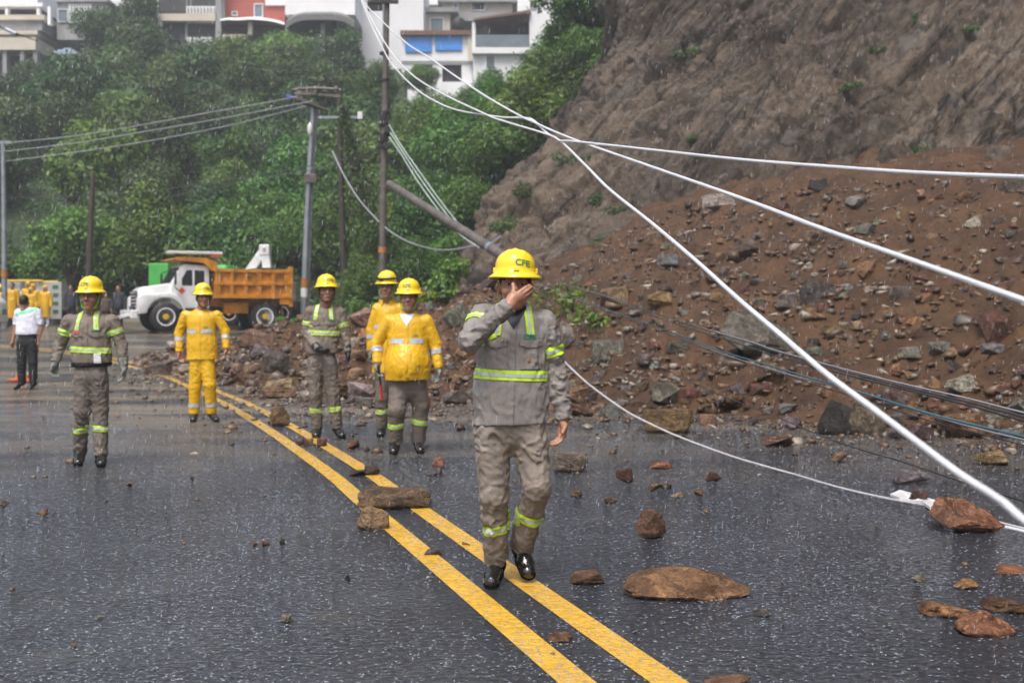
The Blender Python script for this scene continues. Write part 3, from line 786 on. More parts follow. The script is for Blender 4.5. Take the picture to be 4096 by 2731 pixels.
def helmet_geo():
    prof = [(.134, -.004), (.134, .0), (.116, .012), (.1035, .026), (.101, .05)]
    for i in range(1, 12):
        t = i/12; z = .05+.088*math.sin(t*math.pi/2); prof.append((.101*math.cos(t*math.pi/2)**.82, z))
    prof.append((0, .138)); n = 48; V = []; Fq = []
    inner = [(max(0, r-.004), z-.004) for r, z in prof][::-1]
    allp = prof+inner
    for (r, z) in allp:
        for k in range(n):
            a = 2*math.pi*k/n; x, y = r*math.cos(a), r*math.sin(a)*1.14; zz = z
            if z > .045:
                for x0, am, wd in ((0, .0075, .016), (.036, .004, .009), (-.036, .004, .009)):
                    zz += am*math.exp(-((x-x0)/wd)**2)*min(1, (z-.045)/.04)
            elif r > .12: zz += -.004*math.sin(a)**2
            V.append((x, y, zz))
    m_ = len(allp)
    for i in range(m_-1):
        for k in range(n):
            k2 = (k+1) % n; Fq.append((i*n+k, i*n+k2, (i+1)*n+k2, (i+1)*n+k))
    for k in range(n): Fq.append(((m_-1)*n+k, (m_-1)*n+(k+1) % n, (k+1) % n, k))
    return np.array(V), np.array(Fq)
HELM = helmet_geo()

def v3(*a): return np.array(a, float)
def pose(px, fy, Y, Ht, root=None):
    """standing joints for a figure facing the camera; fy = photo row of the soles"""
    o = np.array(W(px, fy, Y)); H = Ht; J = {}
    def p(x, y, z): return o+v3(x*H, y*H, z*H)
    J['head'] = p(0, -.01, .935); J['neck'] = p(0, .012, .845)
    for s, k in ((-1, 'L'), (1, 'R')):
        J['s'+k] = p(.108*s, .01, .812); J['e'+k] = p(.14*s, .02, .635); J['w'+k] = p(.15*s, -.02, .49); J['h'+k] = p(.15*s, -.03, .40)
        J['p'+k] = p(.052*s, 0, .50); J['k'+k] = p(.06*s, -.01, .28); J['a'+k] = p(.062*s, .01, .05); J['t'+k] = p(.075*s, -.11, .022)
    J['o'] = o; return J
def over(J, d, **kw):
    for k, q in kw.items():
        J[k] = np.array(W(q[0], q[1], d+(q[2] if len(q) > 2 else 0)))
    return J

def hand_prims(f, wrist, end, s=1.0, side=1, curl=.35, glove=False):
    """palm, four unequal bent fingers and a thumb leaving the side of the palm"""
    w = np.array(wrist, float); d = np.array(end, float)-w; L = .19*s; d /= np.linalg.norm(d)+1e-9
    pn = v3(0, -1, 0)*.35+v3(-side, 0, 0)*.75; pn -= d*(pn @ d); pn /= np.linalg.norm(pn)      # palm faces the thigh
    ac = np.cross(d, pn); ac /= np.linalg.norm(ac)
    if ac[1] > 0: ac = -ac                                                                       # index side forward
    g = 1.22 if glove else 1.0; palm = w+d*.05*s
    f.cap(w-d*.03, w+d*.02, .026*s*g, .028*s*g, k=.01)
    f.cap(palm+ac*.022*s, palm+d*.04*s+ac*.026*s, .018*s*g, .016*s*g, k=.012)
    f.cap(palm-ac*.018*s, palm+d*.035*s-ac*.022*s, .018*s*g, .015*s*g, k=.012)
    for i, (o, ln) in enumerate(((.030, .072), (.010, .080), (-.010, .074), (-.029, .058))):
        b = palm+d*.045*s+ac*o*s; r = .0088*s*g; dr = d.copy(); p0 = b
        for j, fr in enumerate((.45, .31, .24)):
            an = curl*(1+.5*j+.12*i); dr = dr*math.cos(an)+pn*math.sin(an)*1.0; dr /= np.linalg.norm(dr)
            p1 = p0+dr*ln*s*fr; f.cap(p0, p1, r*(1-.08*j), r*(1-.08*(j+1)), k=.004); p0 = p1
    t0 = palm-d*.012*s+ac*.03*s; t1 = t0+(d*.6+ac*.55+pn*.35)*.036*s; t2 = t1+(d*.85+ac*.1+pn*.3)*.03*s
    f.cap(t0, t1, .013*s*g, .011*s*g, k=.008); f.cap(t1, t2, .0105*s*g, .009*s*g, k=.004)
def bbox(*ps, m=.1):
    A = np.array(ps); return A.min(0)-m, A.max(0)+m

def person(J, label, H=1.72, vox=.011, top='shirt', bottom='trousers', chest=.19, waist=.175, hem=.18, belly=.62, bellyc=0.0,
           yaw=0.0, nod=0.0, helmet=True, strap=None, gloves=('glove_grey', 'glove_grey'), bands=True, long_sleeve=True, hem_z=None, skin_='skin',
           coat=False, facing=1, custom_hand=None, belt=False, shoulder_bands=True, wr=.010, badge=None, goggles=False, hs=1.0, logo=True, leg_r=1.0,
           roll=0.0, arm_band=True, group=None, seed=0.0, hood=False, boots='boot', undershirt=None, arm_r=1.0, air=''):
    s = H/1.72; J = {k: np.array(v, float) for k, v in J.items()}
    for k in 'LR':
        if k not in air:
            g0 = G(0, J['t'+k][1]); J['t'+k][2] = g0+.030*s; J['a'+k][2] = min(max(J['a'+k][2], g0+.07*s), g0+.10*s)
    o = J['o']; loc = tuple(o); root = empty('person', loc, label, 'person', group)
    mid_s = (J['sL']+J['sR'])/2; mid_p = (J['pL']+J['pR'])/2; neck = J['neck']
    F_ = -facing
    # ---- body
    Rz = Matrix.Rotation(yaw, 3, 'Z') @ Matrix.Rotation(roll, 3, 'Y') @ Matrix.Rotation(nod, 3, 'X')
    if facing < 0: Rz = Matrix.Rotation(math.pi, 3, 'Z') @ Rz
    Rn = np.array(Rz); Hc = J['head']; hk = s*hs*1.03
    def hl(x, y, z): return Hc+Rn @ (v3(x, -y, z)*hk)           # head frame: +y is the way the face looks
    def er(a, b, c): return np.array((a, b, c))*hk
    pts = [J[k] for k in J]; lo, hi = np.min(pts, 0)-.14, np.max(pts, 0)+.2; lo[1] -= .08+bellyc*2+max(0, waist-.18); hi[1] += max(0, waist-.18)
    hv = min(vox, .0062) if vox < .012 else vox
    bf = Field(lo, hi, vox)
    bf.cap(Hc+Rn @ (v3(0, .02, -.05)*hk), neck, .052*s, .058*s, k=.02)
    bf.cap(J['sL'], J['sR'], .05*s, .05*s, .8, .03)
    bf.cap(mid_s-v3(0, 0, .06), mid_p+v3(0, 0, .12), chest*.78, waist*.74, .56, .04)
    bf.cap(mid_p+v3(0, 0, .12), mid_p, waist*.74, waist*.78, .6, .04)
    for k in 'LR':
        bf.cap(J['s'+k], J['e'+k], .044*s, .037*s, k=.02); bf.cap(J['e'+k], J['w'+k], .037*s, .026*s, k=.012)
        bf.cap(J['p'+k], J['k'+k], .07*s, .05*s, k=.02); bf.cap(J['k'+k], J['a'+k], .05*s, .036*s, k=.012)
        bf.cap(J['a'+k], J['t'+k]*.9+J['a'+k]*.1, .034*s, .026*s, k=.01)
    Bv, Bq = bf.mesh()
    # head at a finer step, seated into the neck of the same mesh
    hf = Field(Hc-.19*s, Hc+.17*s, hv)
    hf.ell(hl(0, -.012, .035), er(.077, .097, .088), Rn, k=.01)
    hf.ell(hl(0, .022, -.035), er(.062, .070, .082), Rn, k=.03)
    hf.ell(hl(0, .062, -.092), er(.032, .028, .024), Rn, k=.025)
    hf.cap(hl(-.036, .083, .036), hl(.036, .083, .036), .011*hk, k=.016)
    for q in (-1, 1):
        hf.ell(hl(.034*q, .098, .013), er(.019, .018, .014), Rn, k=.012, sub=True)
        hf.ell(hl(.045*q, .066, -.022), er(.022, .022, .02), Rn, k=.02)
        hf.ell(hl(.080*q, -.006, -.006), er(.011, .020, .033), Rn, k=.006)
        hf.ell(hl(.084*q, .0, -.004), er(.006, .010, .018), Rn, k=.004, sub=True)
        hf.ell(hl(.013*q, .100, -.024), er(.009, .010, .008), Rn, k=.006)
    hf.cap(hl(0, .090, .024), hl(0, .114, -.016), .008*hk, .0125*hk, k=.012)
    hf.cap(hl(-.020, .084, -.056), hl(.020, .084, -.056), .0085*hk, k=.008); hf.cap(hl(-.017, .083, -.068), hl(.017, .083, -.068), .009*hk, k=.006)
    hf.cap(hl(0, -.02, -.05), hl(0, -.024, -.14), .052*hk, .054*hk, k=.025)
    parts = [(Bv, Bq), hf.mesh()]
    for i, k in enumerate('LR'):
        if gloves[i] is None and not (custom_hand and custom_hand[0] == k):
            a, b = bbox(J['w'+k], J['h'+k], m=.12); f = Field(a, b, .0042 if vox < .012 else .012); hand_prims(f, J['w'+k], J['h'+k], s, -1 if k == 'L' else 1); parts.append(f.mesh())
        if custom_hand and custom_hand[0] == k: parts.append(custom_hand[1]())
    n = 0; AV, AQ = [], []
    for v, q in parts: AV.append(v); AQ.append(q+n); n += len(v)
    bake('body', (np.concatenate(AV), np.concatenate(AQ)), M(skin_), root, loc)
    # ---- face and hair
    hsrc = parts[1]
    lf = lambda p: tuple(np.array(p)-o)
    if facing > 0:
        for q in (-1, 1):
            e = MB().lathe([(0, -.0115), (.008, -.008), (.0115, 0), (.008, .008), (0, .0115)], lf(hl(.033*q, .0752, .011)), 12).build('eye', M('eye'), root, smooth=True)
            MB().lathe([(0, -.0062), (.005, -.003), (.0062, 0), (.005, .003), (0, .0062)], lf(hl(.033*q, .0832, .011)), 10).build('iris', M('iris'), e, smooth=True)
            MB().tube([lf(hl(x*q, y, z)) for x, y, z in ((.014, .098, .034), (.030, .0975, .041), (.05, .085, .038))], [.0035, .0045, .002], 6).build('eyebrow', M('hair'), root, smooth=True)
            MB().tube([lf(hl(x*q, y, z)) for x, y, z in ((.018, .0885, .018), (.033, .0925, .0235), (.048, .083, .017))], [.003, .0048, .003], 6).build('eyelid', M(skin_), root, smooth=True)
        MB().tube([lf(hl(x, y, z)) for x, y, z in ((-.024, .087, -.061), (-.009, .0945, -.0585), (0, .0955, -.060), (.009, .0945, -.0585), (.024, .087, -.061))], [.0015, .0042, .0046, .0042, .0015], 6).build('mouth', M('lips'), root, smooth=True)
    hh = Field(Hc-.16*s, Hc+.17*s, hv)
    hh.ell(hl(0, -.016, .038), er(.081, .101, .092), Rn, k=.01)
    hh.ell(hl(0, -.05, -.02), er(.07, .055, .07), Rn, k=.03)
    n_ = Rn @ v3(0, -1, 0); cutp = hl(0, .045, 0); hh.cut(cutp, tuple(n_ + v3(0, 0, -.55)))
    hh.cut(hl(0, 0, -.04), (0, 0, -1)); hh.wrinkle(.003, (60, 60, 40), seed)
    if not hood: bake('hair', hh.mesh(), M('hair'), root, loc)
    # ---- helmet
    if helmet:
        HV_, HF_ = HELM; c = hl(0, -.006, .050); P = (HV_*v3(1, -1, 1)*hk) @ Rn.T+c; HF2 = HF_[:, ::-1]
        ho = obj('hard_hat', mesh_data('hard_hat', P-np.array(loc), HF2, [M('helmet')], True), root)
        lug = MB().box((0, 0, 0), (.03*hk, .012, .018), taper=.8); Rm = Rz.to_3x3()
        lug.v = [Rm @ v+Vector(lf(hl(-.0, .1165, .084))) for v in lug.v]; lug.build('brow_lug', M('helmet'), ho, bevel=.002)
        for q in (-1, 1):
            lug = MB().box((0, 0, 0), (.012, .03, .026)); lug.v = [Rm @ v+Vector(lf(hl(.104*q, 0, .083))) for v in lug.v]; lug.build('side_slot', M('helmet'), ho, bevel=.002)
        hb_ = bvh_of((P, HF2))
        if logo:
            lx = logo if isinstance(logo, float) else .012
            cc = hl(lx, .14, .128); letters('CFE', .043*hk, cc, Rn @ v3(1, 0, 0), Rn @ v3(0, .35, 1), hb_, 'logo_lettering', M('green_ink'), ho, loc, .0025, 1.05)
        if strap:
            for q in (-1, 1):
                MB().tube([lf(hl(.083*q, .02, .05)), lf(hl(.082*q, .03, -.02)), lf(hl(.06*q, .045, -.085)), lf(hl(.0, .065, -.122))], .0055, 6).build('chin_strap', M(strap), ho, smooth=True)
        if goggles:
            MB().tube([lf(hl(.112*math.cos(a), .128*math.sin(a)-.002, .098+.004*math.sin(3*a))) for a in np.linspace(0, 2*math.pi, 25)], .010, 8).build('goggle_strap', M('strap_black'), ho, smooth=True)
            MB().box(lf(hl(-.045, .118, .092)), (.07, .03, .028)).build('goggle_lens', M('glass_dark'), ho, bevel=.006)
            MB().lathe([(0, 0), (.016, 0), (.016, .004), (0, .004)], lf(hl(.05, .12, .125)), 12, 'Y').build('sticker', M('white_paint'), ho)
    # ---- upper garment
    cm = M(top); tl = coat
    hz_ = (mid_p[2]-.03*s) if hem_z is None else hem_z
    tf = Field(lo, hi, vox)
    q_ = .66
    tf.cap(J['sL']+v3(.02, 0, -.012)*s, J['sR']+v3(-.02, 0, -.012)*s, .068*s, .068*s, .85, .03)
    tf.cap(neck-v3(0, 0, .02)*s, mid_s-v3(0, 0, .02)*s, .066*s, .10*s, .8, .05)
    tf.cap(mid_s-v3(0, 0, .10)*s, mid_p+v3(0, 0, .17)*s, chest*.93, waist, q_, .04)
    if bellyc: tf.ell(mid_p+v3(0, F_*.05, .17)*s, (waist*.84, waist*.66+bellyc, .24), k=.06)
    low = np.array([mid_p[0], mid_p[1], hz_]); tf.cap(mid_p+v3(0, 0, .17)*s, low-v3(0, 0, .03), waist, hem, belly, .04)
    tf.wrinkle(wr*1.25, (12, 12, 8), seed+3, fine=True)
    tf.cut((mid_p[0], 0, hz_), (.03, 0, -1))
    af = Field(lo, hi, vox)
    tp = 1.12 if tl or top == 'vinyl' else 1.0; tp *= arm_r
    for k in 'LR':
        af.cap(J['s'+k], J['e'+k], .060*s*tp, .053*s*tp, k=.02)
        if long_sleeve: af.cap(J['e'+k], J['w'+k], .053*s*tp, .040*s*tp, k=.012)
    af.wrinkle(wr*1.25, (13, 13, 19), seed+9, fine=True)
    if not long_sleeve:
        for k in 'LR': af.cut(J['s'+k]*.22+J['e'+k]*.78, (J['e'+k]-J['s'+k])/np.linalg.norm(J['e'+k]-J['s'+k]))
    else:
        for k in 'LR':
            dd = (J['w'+k]-J['e'+k]); dd /= np.linalg.norm(dd); a = J['w'+k]+dd*.012
            X, Y, Z = np.meshgrid(*af.ax, indexing='ij'); dp = (X-a[0])*dd[0]+(Y-a[1])*dd[1]+(Z-a[2])*dd[2]
            nr_ = (X-a[0])**2+(Y-a[1])**2+(Z-a[2])**2 < .13**2
            af.F = np.where(nr_, np.maximum(af.F, dp), af.F)
    T0 = tf.mesh(); tf.merge(af, .018)
    T = tf.mesh(); nm = 'raincoat' if coat else ('rain_jacket' if top == 'vinyl' else 'shirt')
    bake(nm, T, cm, root, loc); tb = bvh_of(T)
    # collar
    cb = MB(); nn_ = 20; cz = neck[2]-.005*s; V = []; Fq = []
    for i in range(nn_+1):
        a = -math.pi/2*F_*-1+math.radians(28)+(2*math.pi-math.radians(56))*i/nn_ if F_ < 0 else math.pi/2+math.radians(10)+(2*math.pi-math.radians(20))*i/nn_
        if F_ < 0: a = -math.pi/2+math.radians(26)+(2*math.pi-math.radians(52))*i/nn_
        for (r, z) in ((.070, -.03), (.064, .032), (.080, .012), (.086, -.028), (.078, -.03)):
            dip = .018*max(0, -math.sin(a)*F_*-1) if False else .02*max(0, math.sin(a)*(-1 if F_ < 0 else 1))
            V.append(lf((neck[0]+r*s*tp*math.cos(a), neck[1]+r*s*.95*tp*math.sin(a), cz+z*s*1.1-dip)))
    for i in range(nn_):
        for k in range(5): Fq.append((i*5+k, i*5+(k+1) % 5, (i+1)*5+(k+1) % 5, (i+1)*5+k))
    Fq += [(4, 3, 2, 1, 0), tuple(nn_*5+k for k in range(5))]
    cb.add(V, Fq); cb.build('collar', cm, root, smooth=True)
    if hood:
        hd = Field(Hc-.22*s, Hc+.22*s, vox); hd.ell(hl(0, -.02, .01), er(.105, .115, .13), Rn, k=.02); hd.cap(hl(0, -.03, -.05), neck, .09*s, .1*s, k=.03)
        if facing > 0: hd.ell(hl(0, .10, -.01), er(.065, .08, .085), Rn, k=.01, sub=True)
        bake('hood', hd.mesh(), cm, root, loc)
    up = (0, 0, 1); f_front = [((0, mid_s[1], 0), (0, 1 if F_ < 0 else -1, 0))]
    if F_ > 0: f_front = [((0, mid_s[1], 0), (0, -1, 0))]
    if top in ('shirt', 'shirt_pale') or (top == 'vinyl' and not coat):
        # button placket down the front
        cx = mid_s[0]*.5+mid_p[0]*.5
        dx = (mid_p[0]-mid_s[0])/max(.1, (mid_s[2]-mid_p[2])); n1 = v3(1, 0, dx); n1 /= np.linalg.norm(n1)
        patch(T0, [(np.array(mid_s)+n1*.016*s, n1), (np.array(mid_s)-n1*.016*s, -n1)]+f_front+[((0, 0, neck[2]-.06*s), (0, 0, 1))], .0035, 'placket', cm, root, loc, thick=1)
    if top in ('shirt', 'shirt_pale'):
        zw = mid_s[2]*.36+mid_p[2]*.64+.02
        if bands:
            tn = (mid_s, mid_p, chest+.035)
            zw = bands if isinstance(bands, float) else zw
            band(T0, (mid_s[0], mid_s[1], zw), (.04, 0, 1), .052*s, root, loc, near=None, extra=[((J['eL'][0]+.05*s, 0, 0), (-1, 0, 0)), ((J['eR'][0]-.05*s, 0, 0), (1, 0, 0))] if False else [((mid_p[0]-chest*1.02, 0, 0), (-1, 0, 0)), ((mid_p[0]+chest*1.02, 0, 0), (1, 0, 0))])
            if arm_band:
                for k in 'LR':
                    dd = J['e'+k]-J['s'+k]; c = J['s'+k]+dd*(.62 if arm_band is True else arm_band[k == 'R'] if isinstance(arm_band, tuple) else arm_band); band(T, c, dd, .05*s, root, loc, near=(c-dd*.02, c+dd*.02, (.12 if k == 'L' else .092)*s))
        if shoulder_bands:
            for k, sg in (('L', -1), ('R', 1)):
                c = mid_s+v3(.078*sg*s, 0, 0)
                band(T0, c, (1, 0, .12*sg), .04*s, root, loc, extra=f_front+[((0, 0, mid_s[2]-.085*s), (0, 0, -1))], name='shoulder_band')
        # chest pockets with flaps
        for sg in (-1, 1):
            c = mid_s+v3(.088*sg*s, 0, -.165*s)
            patch(T0, [(c+v3(.055*s, 0, 0), (1, 0, 0)), (c-v3(.055*s, 0, 0), (-1, 0, 0)), (c+v3(0, 0, .045*s), (0, 0, 1)), (c-v3(0, 0, .095*s), (0, 0, -1))]+f_front, .004, 'pocket', cm, root, loc, thick=1)
            patch(T0, [(c+v3(.058*s, 0, 0), (1, 0, 0)), (c-v3(.058*s, 0, 0), (-1, 0, 0)), (c+v3(0, 0, .055*s), (0, 0, 1)), (c+v3(0, 0, .012*s), (.28, 0, -1)), (c+v3(0, 0, .012*s), (-.28, 0, -1))]+f_front, .009, 'pocket_flap', cm, root, loc, thick=1)
        if logo and facing > 0:
            letters('CFE', .042*s, mid_s+v3(.085*s, -.3, -.095*s), (1, 0, -.12), (.12, 0, 1), tb, 'chest_lettering', M('green_ink'), root, loc, .008, 1.0)
        if belt:
            bz = hz_
            patch(T0, [((0, 0, bz+.035), (0, 0, 1))], .006, 'belt', M('black_cloth'), root, loc)
    if top == 'vinyl' and not coat and bands:
        zc = mid_s[2]-.20*s
        for sg in (-1, 1):
            c = v3(mid_s[0]+.095*sg*s, 0, zc)
            patch(T0, [(c+v3(.066*s, 0, 0), (1, 0, 0)), (c-v3(.066*s, 0, 0), (-1, 0, 0)), (c+v3(0, 0, .025*s), (0, 0, 1)), (c-v3(0, 0, .025*s), (0, 0, -1))]+f_front, .004, 'reflective_band', M('silver'), root, loc)
        for k in 'LR':
            dd = J['w'+k]-J['e'+k]; c = J['e'+k]+dd*.35; band(T, c, dd, .05*s, root, loc, near=(c-dd*.02, c+dd*.02, .095*s), mid=False, main='silver')
        if logo: letters('CFE', .035*s, mid_s+v3(.085*s, -.3, -.15*s), (1, 0, 0), (0, 0, 1), tb, 'chest_lettering', M('green_ink'), root, loc, .004)
    if undershirt:
        c = mid_s+v3(0, 0, -.055*s)
        patch(T0, [(c, (1.6, 0, -1)), (c, (-1.6, 0, -1)), (c+v3(0, 0, .12*s), (0, 0, 1))]+f_front, .006, 'undershirt', M(undershirt), root, loc, near=(c, c+v3(0, 0, .06), .14))
    if badge:
        for (dx, dz, w_, h_, mt, nm_) in badge:
            c = mid_s+v3(dx*s, 0, dz*s)
            patch(T0, [(c+v3(w_/2, 0, 0), (1, 0, 0)), (c-v3(w_/2, 0, 0), (-1, 0, 0)), (c+v3(0, 0, h_/2), (0, 0, 1)), (c-v3(0, 0, h_/2), (0, 0, -1))]+f_front, .011, nm_, M(mt), root, loc, thick=1)
    # ---- trousers
    bm_ = M(bottom); pf = Field(lo, hi, vox); lr = leg_r*s
    pf.cap(mid_p+v3(0, 0, .10)*s, mid_p+v3(0, 0, -.01)*s, waist*.82, waist*.84, .66, .03)
    for k in 'LR': pf.cap(J['p'+k]+v3(0, 0, -.02)*s, J['k'+k], .092*lr, .070*lr, k=.018)
    lf2 = Field(lo, hi, vox)
    for k in 'LR':
        lf2.cap(J['k'+k], J['a'+k], .069*lr, .060*lr, k=.012)
    pf.merge(lf2, .02)
    pf.wrinkle(wr*1.25, (12, 12, 14), seed+21, fine=True)
    X, Y, Z = np.meshgrid(*pf.ax, indexing='ij')
    for k in 'LR':
        dd = (J['a'+k]-J['k'+k]); dd /= np.linalg.norm(dd); a = J['a'+k]-dd*.002
        dp = (X-a[0])*dd[0]+(Y-a[1])*dd[1]+(Z-a[2])*dd[2]; nr_ = (X-a[0])**2+(Y-a[1])**2+(Z-a[2])**2 < (.15*s)**2
        pf.F = np.where(nr_, np.maximum(pf.F, dp), pf.F)
    Tr = pf.mesh(); bake('trousers', Tr, bm_, root, loc)
    if bands and bottom not in ('black_cloth',):
        for k in 'LR':
            dd = J['a'+k]-J['k'+k]; c = J['k'+k]+dd*(.42 if bottom != 'vinyl' else .66)
            sk = v3(.13 if k == 'L' else -.10, 0, 0) if vox < .010 else v3(0, 0, 0)
            band(Tr, c, dd/np.linalg.norm(dd)+sk, .052*s, root, loc, near=(c-dd*.03, c+dd*.03, .135*s), mid=bottom != 'vinyl', main='lime' if bottom != 'vinyl' else 'silver')
    # ---- boots
    for k in 'LR':
        a, t = J['a'+k], J['t'+k]; fd = t-a; fdn = fd/np.linalg.norm(fd)
        flat = v3(fd[0], fd[1], 0); flat /= np.linalg.norm(flat)+1e-9
        dn = np.array(J['k'+k]-a); dn /= np.linalg.norm(dn)
        sl = fd-v3(0, 0, 0); upv = np.cross(np.cross(fdn, v3(0, 0, 1)), fdn); upv /= np.linalg.norm(upv)+1e-9
        lo_, hi_ = bbox(a, t, m=.13); f = Field(lo_, hi_, max(.0055, vox*.7))
        heel = a-upv*.035*s-fdn*.015*s
        f.cap(a+dn*.09*s, a, .047*s, .045*s, k=.02); f.cap(heel, a*.45+t*.55-upv*.004*s, .043*s, .042*s, k=.02); f.cap(a*.45+t*.55-upv*.004*s, t, .043*s, .040*s, k=.02)
        f.wrinkle(.0015, (30, 30, 45), seed)
        # flat sole through heel and toe
        tz = t-upv*.022*s; f.cut(tz, tuple(-upv))
        B = f.mesh(); bo = bake('boot', B, M(boots), root, loc)
        ang = patch(B, [(tz+upv*.016*s, tuple(upv))], .006, 'sole', M('black_rubber'), bo, loc)
    # ---- gloves
    for i, k in enumerate('LR'):
        if gloves[i]:
            a, b = bbox(J['w'+k], J['h'+k], m=.13); f = Field(a, b, .006 if vox < .012 else .014)
            hand_prims(f, J['w'+k], J['h'+k], s, -1 if k == 'L' else 1, .4, True)
            dd = J['w'+k]-J['e'+k]; dd /= np.linalg.norm(dd); f.cap(J['w'+k]-dd*.05*s, J['w'+k]+dd*.01, .046*s, .034*s, k=.01)
            bake('glove', f.mesh(), M(gloves[i]), root, loc)
    return root, T, tb

D_ = 5.9
# 1 the man in front, hand over his nose
J = pose(2050, 2335, D_, 1.66)
over(J, D_, head=(2060, 1150, -.02), neck=(2058, 1242, .035), sL=(1928, 1262, .0), sR=(2180, 1288, .02), eL=(1878, 1362, -.21), wL=(2034, 1226, -.235), hL=(2110, 1150, -.16),
     eR=(2222, 1478, .05), wR=(2256, 1672, .0), hR=(2240, 1775, -.03), pL=(1972, 1700, 0), pR=(2112, 1700, 0), kL=(1976, 1985, -.03), kR=(2146, 1950, -.06),
     aL=(1986, 2250, .10), tL=(1966, 2312, -.05), aR=(2086, 2190, .16), tR=(2112, 2287, .05))
def main_hand():
    y = D_
    def q(px, py, dy): return np.array(W(px, py, y+dy))
    wr = q(2036, 1222, -.235); f = Field(*bbox(wr, q(2125, 1130, -.2), m=.07), .0036)
    c0 = q(2052, 1196, -.215); kn = [q(2080, 1168, -.205), q(2086, 1180, -.205), q(2089, 1192, -.20), q(2088, 1204, -.19)]
    f.cap(wr+v3(-.02, .0, -.03), wr, .030, .029, k=.01); f.cap(wr, c0, .029, .034, .7, .015)
    for kx in kn: f.cap(c0, kx, .020, .0125, k=.012)
    tips = [(q(2101, 1152, -.195), q(2119, 1141, -.175)), (q(2107, 1163, -.198), q(2126, 1148, -.175)), (q(2110, 1177, -.193), q(2128, 1163, -.168)), (q(2105, 1192, -.183), q(2122, 1182, -.16))]
    for kx, (m1, tp) in zip(kn, tips): f.cap(kx, m1, .0112, .0100, k=.003); f.cap(m1, tp, .0098, .0078, k=.003)
    t0 = q(2050, 1180, -.205); t1 = q(2056, 1158, -.195); t2 = q(2052, 1136, -.175)
    f.cap(t0, t1, .0145, .0118, k=.008); f.cap(t1, t2, .0112, .0098, k=.003)
    return f.mesh()
P1 = person(J, 'nearest man, in muddy grey uniform and yellow hard hat, covering his nose with his hand', H=1.70, vox=.0080, top='shirt_pale', bottom='trousers_pale', chest=.195, waist=.186, hem=.198,
       hem_z=float(W(2000, 1694, D_).z), custom_hand=('L', main_hand), gloves=(None, None), yaw=.03, nod=-.03, roll=.02, undershirt='navy_cloth', logo=.032, bands=float(W(2000, 1497, D_).z), wr=.0125, hs=1.03, seed=1.3,
       arm_band=(.38, .60), air='R', badge=[(.078, -.215, .014, .014, 'orange_paint', 'orange_tag')], leg_r=1.06, arm_r=1.05)

J = over(pose(355, 1860, 10.5, 1.72), 10.5, head=(363, 1190, -.02), neck=(363, 1250, .02), sL=(277, 1283, .01), sR=(449, 1283, .01), eL=(240, 1380, .03), wL=(222, 1446, -.03), hL=(212, 1515, -.06),
         eR=(484, 1378, .03), wR=(495, 1462, -.01), hR=(496, 1545, -.03), pL=(338, 1500, 0), pR=(392, 1500, 0), kL=(330, 1640, -.03), kR=(402, 1635, .02), aL=(318, 1815, .08), tL=(313, 1843, -.06), aR=(404, 1820, 0), tR=(404, 1850, -.13))
person(J, 'man in taupe uniform, name card and long grey gloves walking at the left', H=1.73, vox=.0095, chest=.20, waist=.175, hem=.17, hem_z=float(W(0, 1463, 10.5).z), bands=float(W(0, 1398, 10.5).z), gloves=('glove_grey', 'glove_grey'), strap='strap_green', belt=True,
       logo=-.02, arm_band=.45, seed=4.1, badge=[(-.088, -.105, .055, .032, 'red_flag', 'flag_patch'), (.10, -.34, .058, .085, 'white_paint', 'name_card')])
J = over(pose(805, 1682, 14.7, 1.72), 14.7, head=(812, 1192, -.02), neck=(806, 1240, .02), sL=(742, 1262, .01), sR=(868, 1262, .01), eL=(716, 1334, .03), wL=(717, 1404, -.02), hL=(722, 1450, -.04),
         eR=(902, 1326, .03), wR=(905, 1392, -.03), hR=(898, 1436, -.06), pL=(790, 1430, 0), pR=(826, 1430, 0), kL=(780, 1550, 0), kR=(840, 1540, -.04), aL=(776, 1655, .02), tL=(772, 1680, -.11), aR=(846, 1650, .03), tR=(866, 1672, -.10))
person(J, 'man in full yellow rain suit and yellow trousers, looking to the side', H=1.73, vox=.0105, wr=.006, top='vinyl', bottom='vinyl', chest=.20, waist=.185, hem=.205, hem_z=float(W(0, 1438, 14.7).z), gloves=(None, None), strap='strap_black',
       yaw=.45, logo=.02, seed=7.7, leg_r=1.12)
J = over(pose(1300, 1752, 12.8, 1.76), 12.8, head=(1306, 1168, -.02), neck=(1300, 1222, .02), sL=(1240, 1245, .01), sR=(1358, 1250, .03), eL=(1226, 1330, .02), wL=(1270, 1395, -.16), hL=(1300, 1410, -.24),
         eR=(1380, 1338, .05), wR=(1391, 1404, 0), hR=(1392, 1450, -.02), pL=(1264, 1440, 0), pR=(1312, 1440, 0), kL=(1262, 1580, -.02), kR=(1334, 1575, -.02), aL=(1268, 1715, .04), tL=(1264, 1745, -.08), aR=(1348, 1706, .02), tR=(1368, 1736, -.10))
person(J, 'man in taupe uniform with dark gloves, beside the boulders, looking down', H=1.78, vox=.0105, chest=.195, waist=.175, hem=.185, hem_z=float(W(0, 1414, 12.8).z), bands=float(W(0, 1331, 12.8).z), gloves=('glove_dark', 'glove_dark'), strap='strap_black',
       yaw=.25, nod=-.1, logo=.03, arm_band=.55, seed=9.2, skin_='skin_dark')
J = over(pose(1530, 1752, 12.9, 1.76), 12.9, head=(1548, 1152, -.02), neck=(1548, 1205, .02), sL=(1512, 1235, .01), sR=(1600, 1235, .03), eL=(1486, 1320, .02), wL=(1484, 1400, .0), hL=(1486, 1450, -.02),
         pL=(1530, 1450, 0), pR=(1578, 1450, 0), kL=(1527, 1590, -.02), kR=(1585, 1590, 0), aL=(1526, 1715, .04), tL=(1522, 1745, -.08), aR=(1582, 1715, .02), tR=(1586, 1742, -.10))
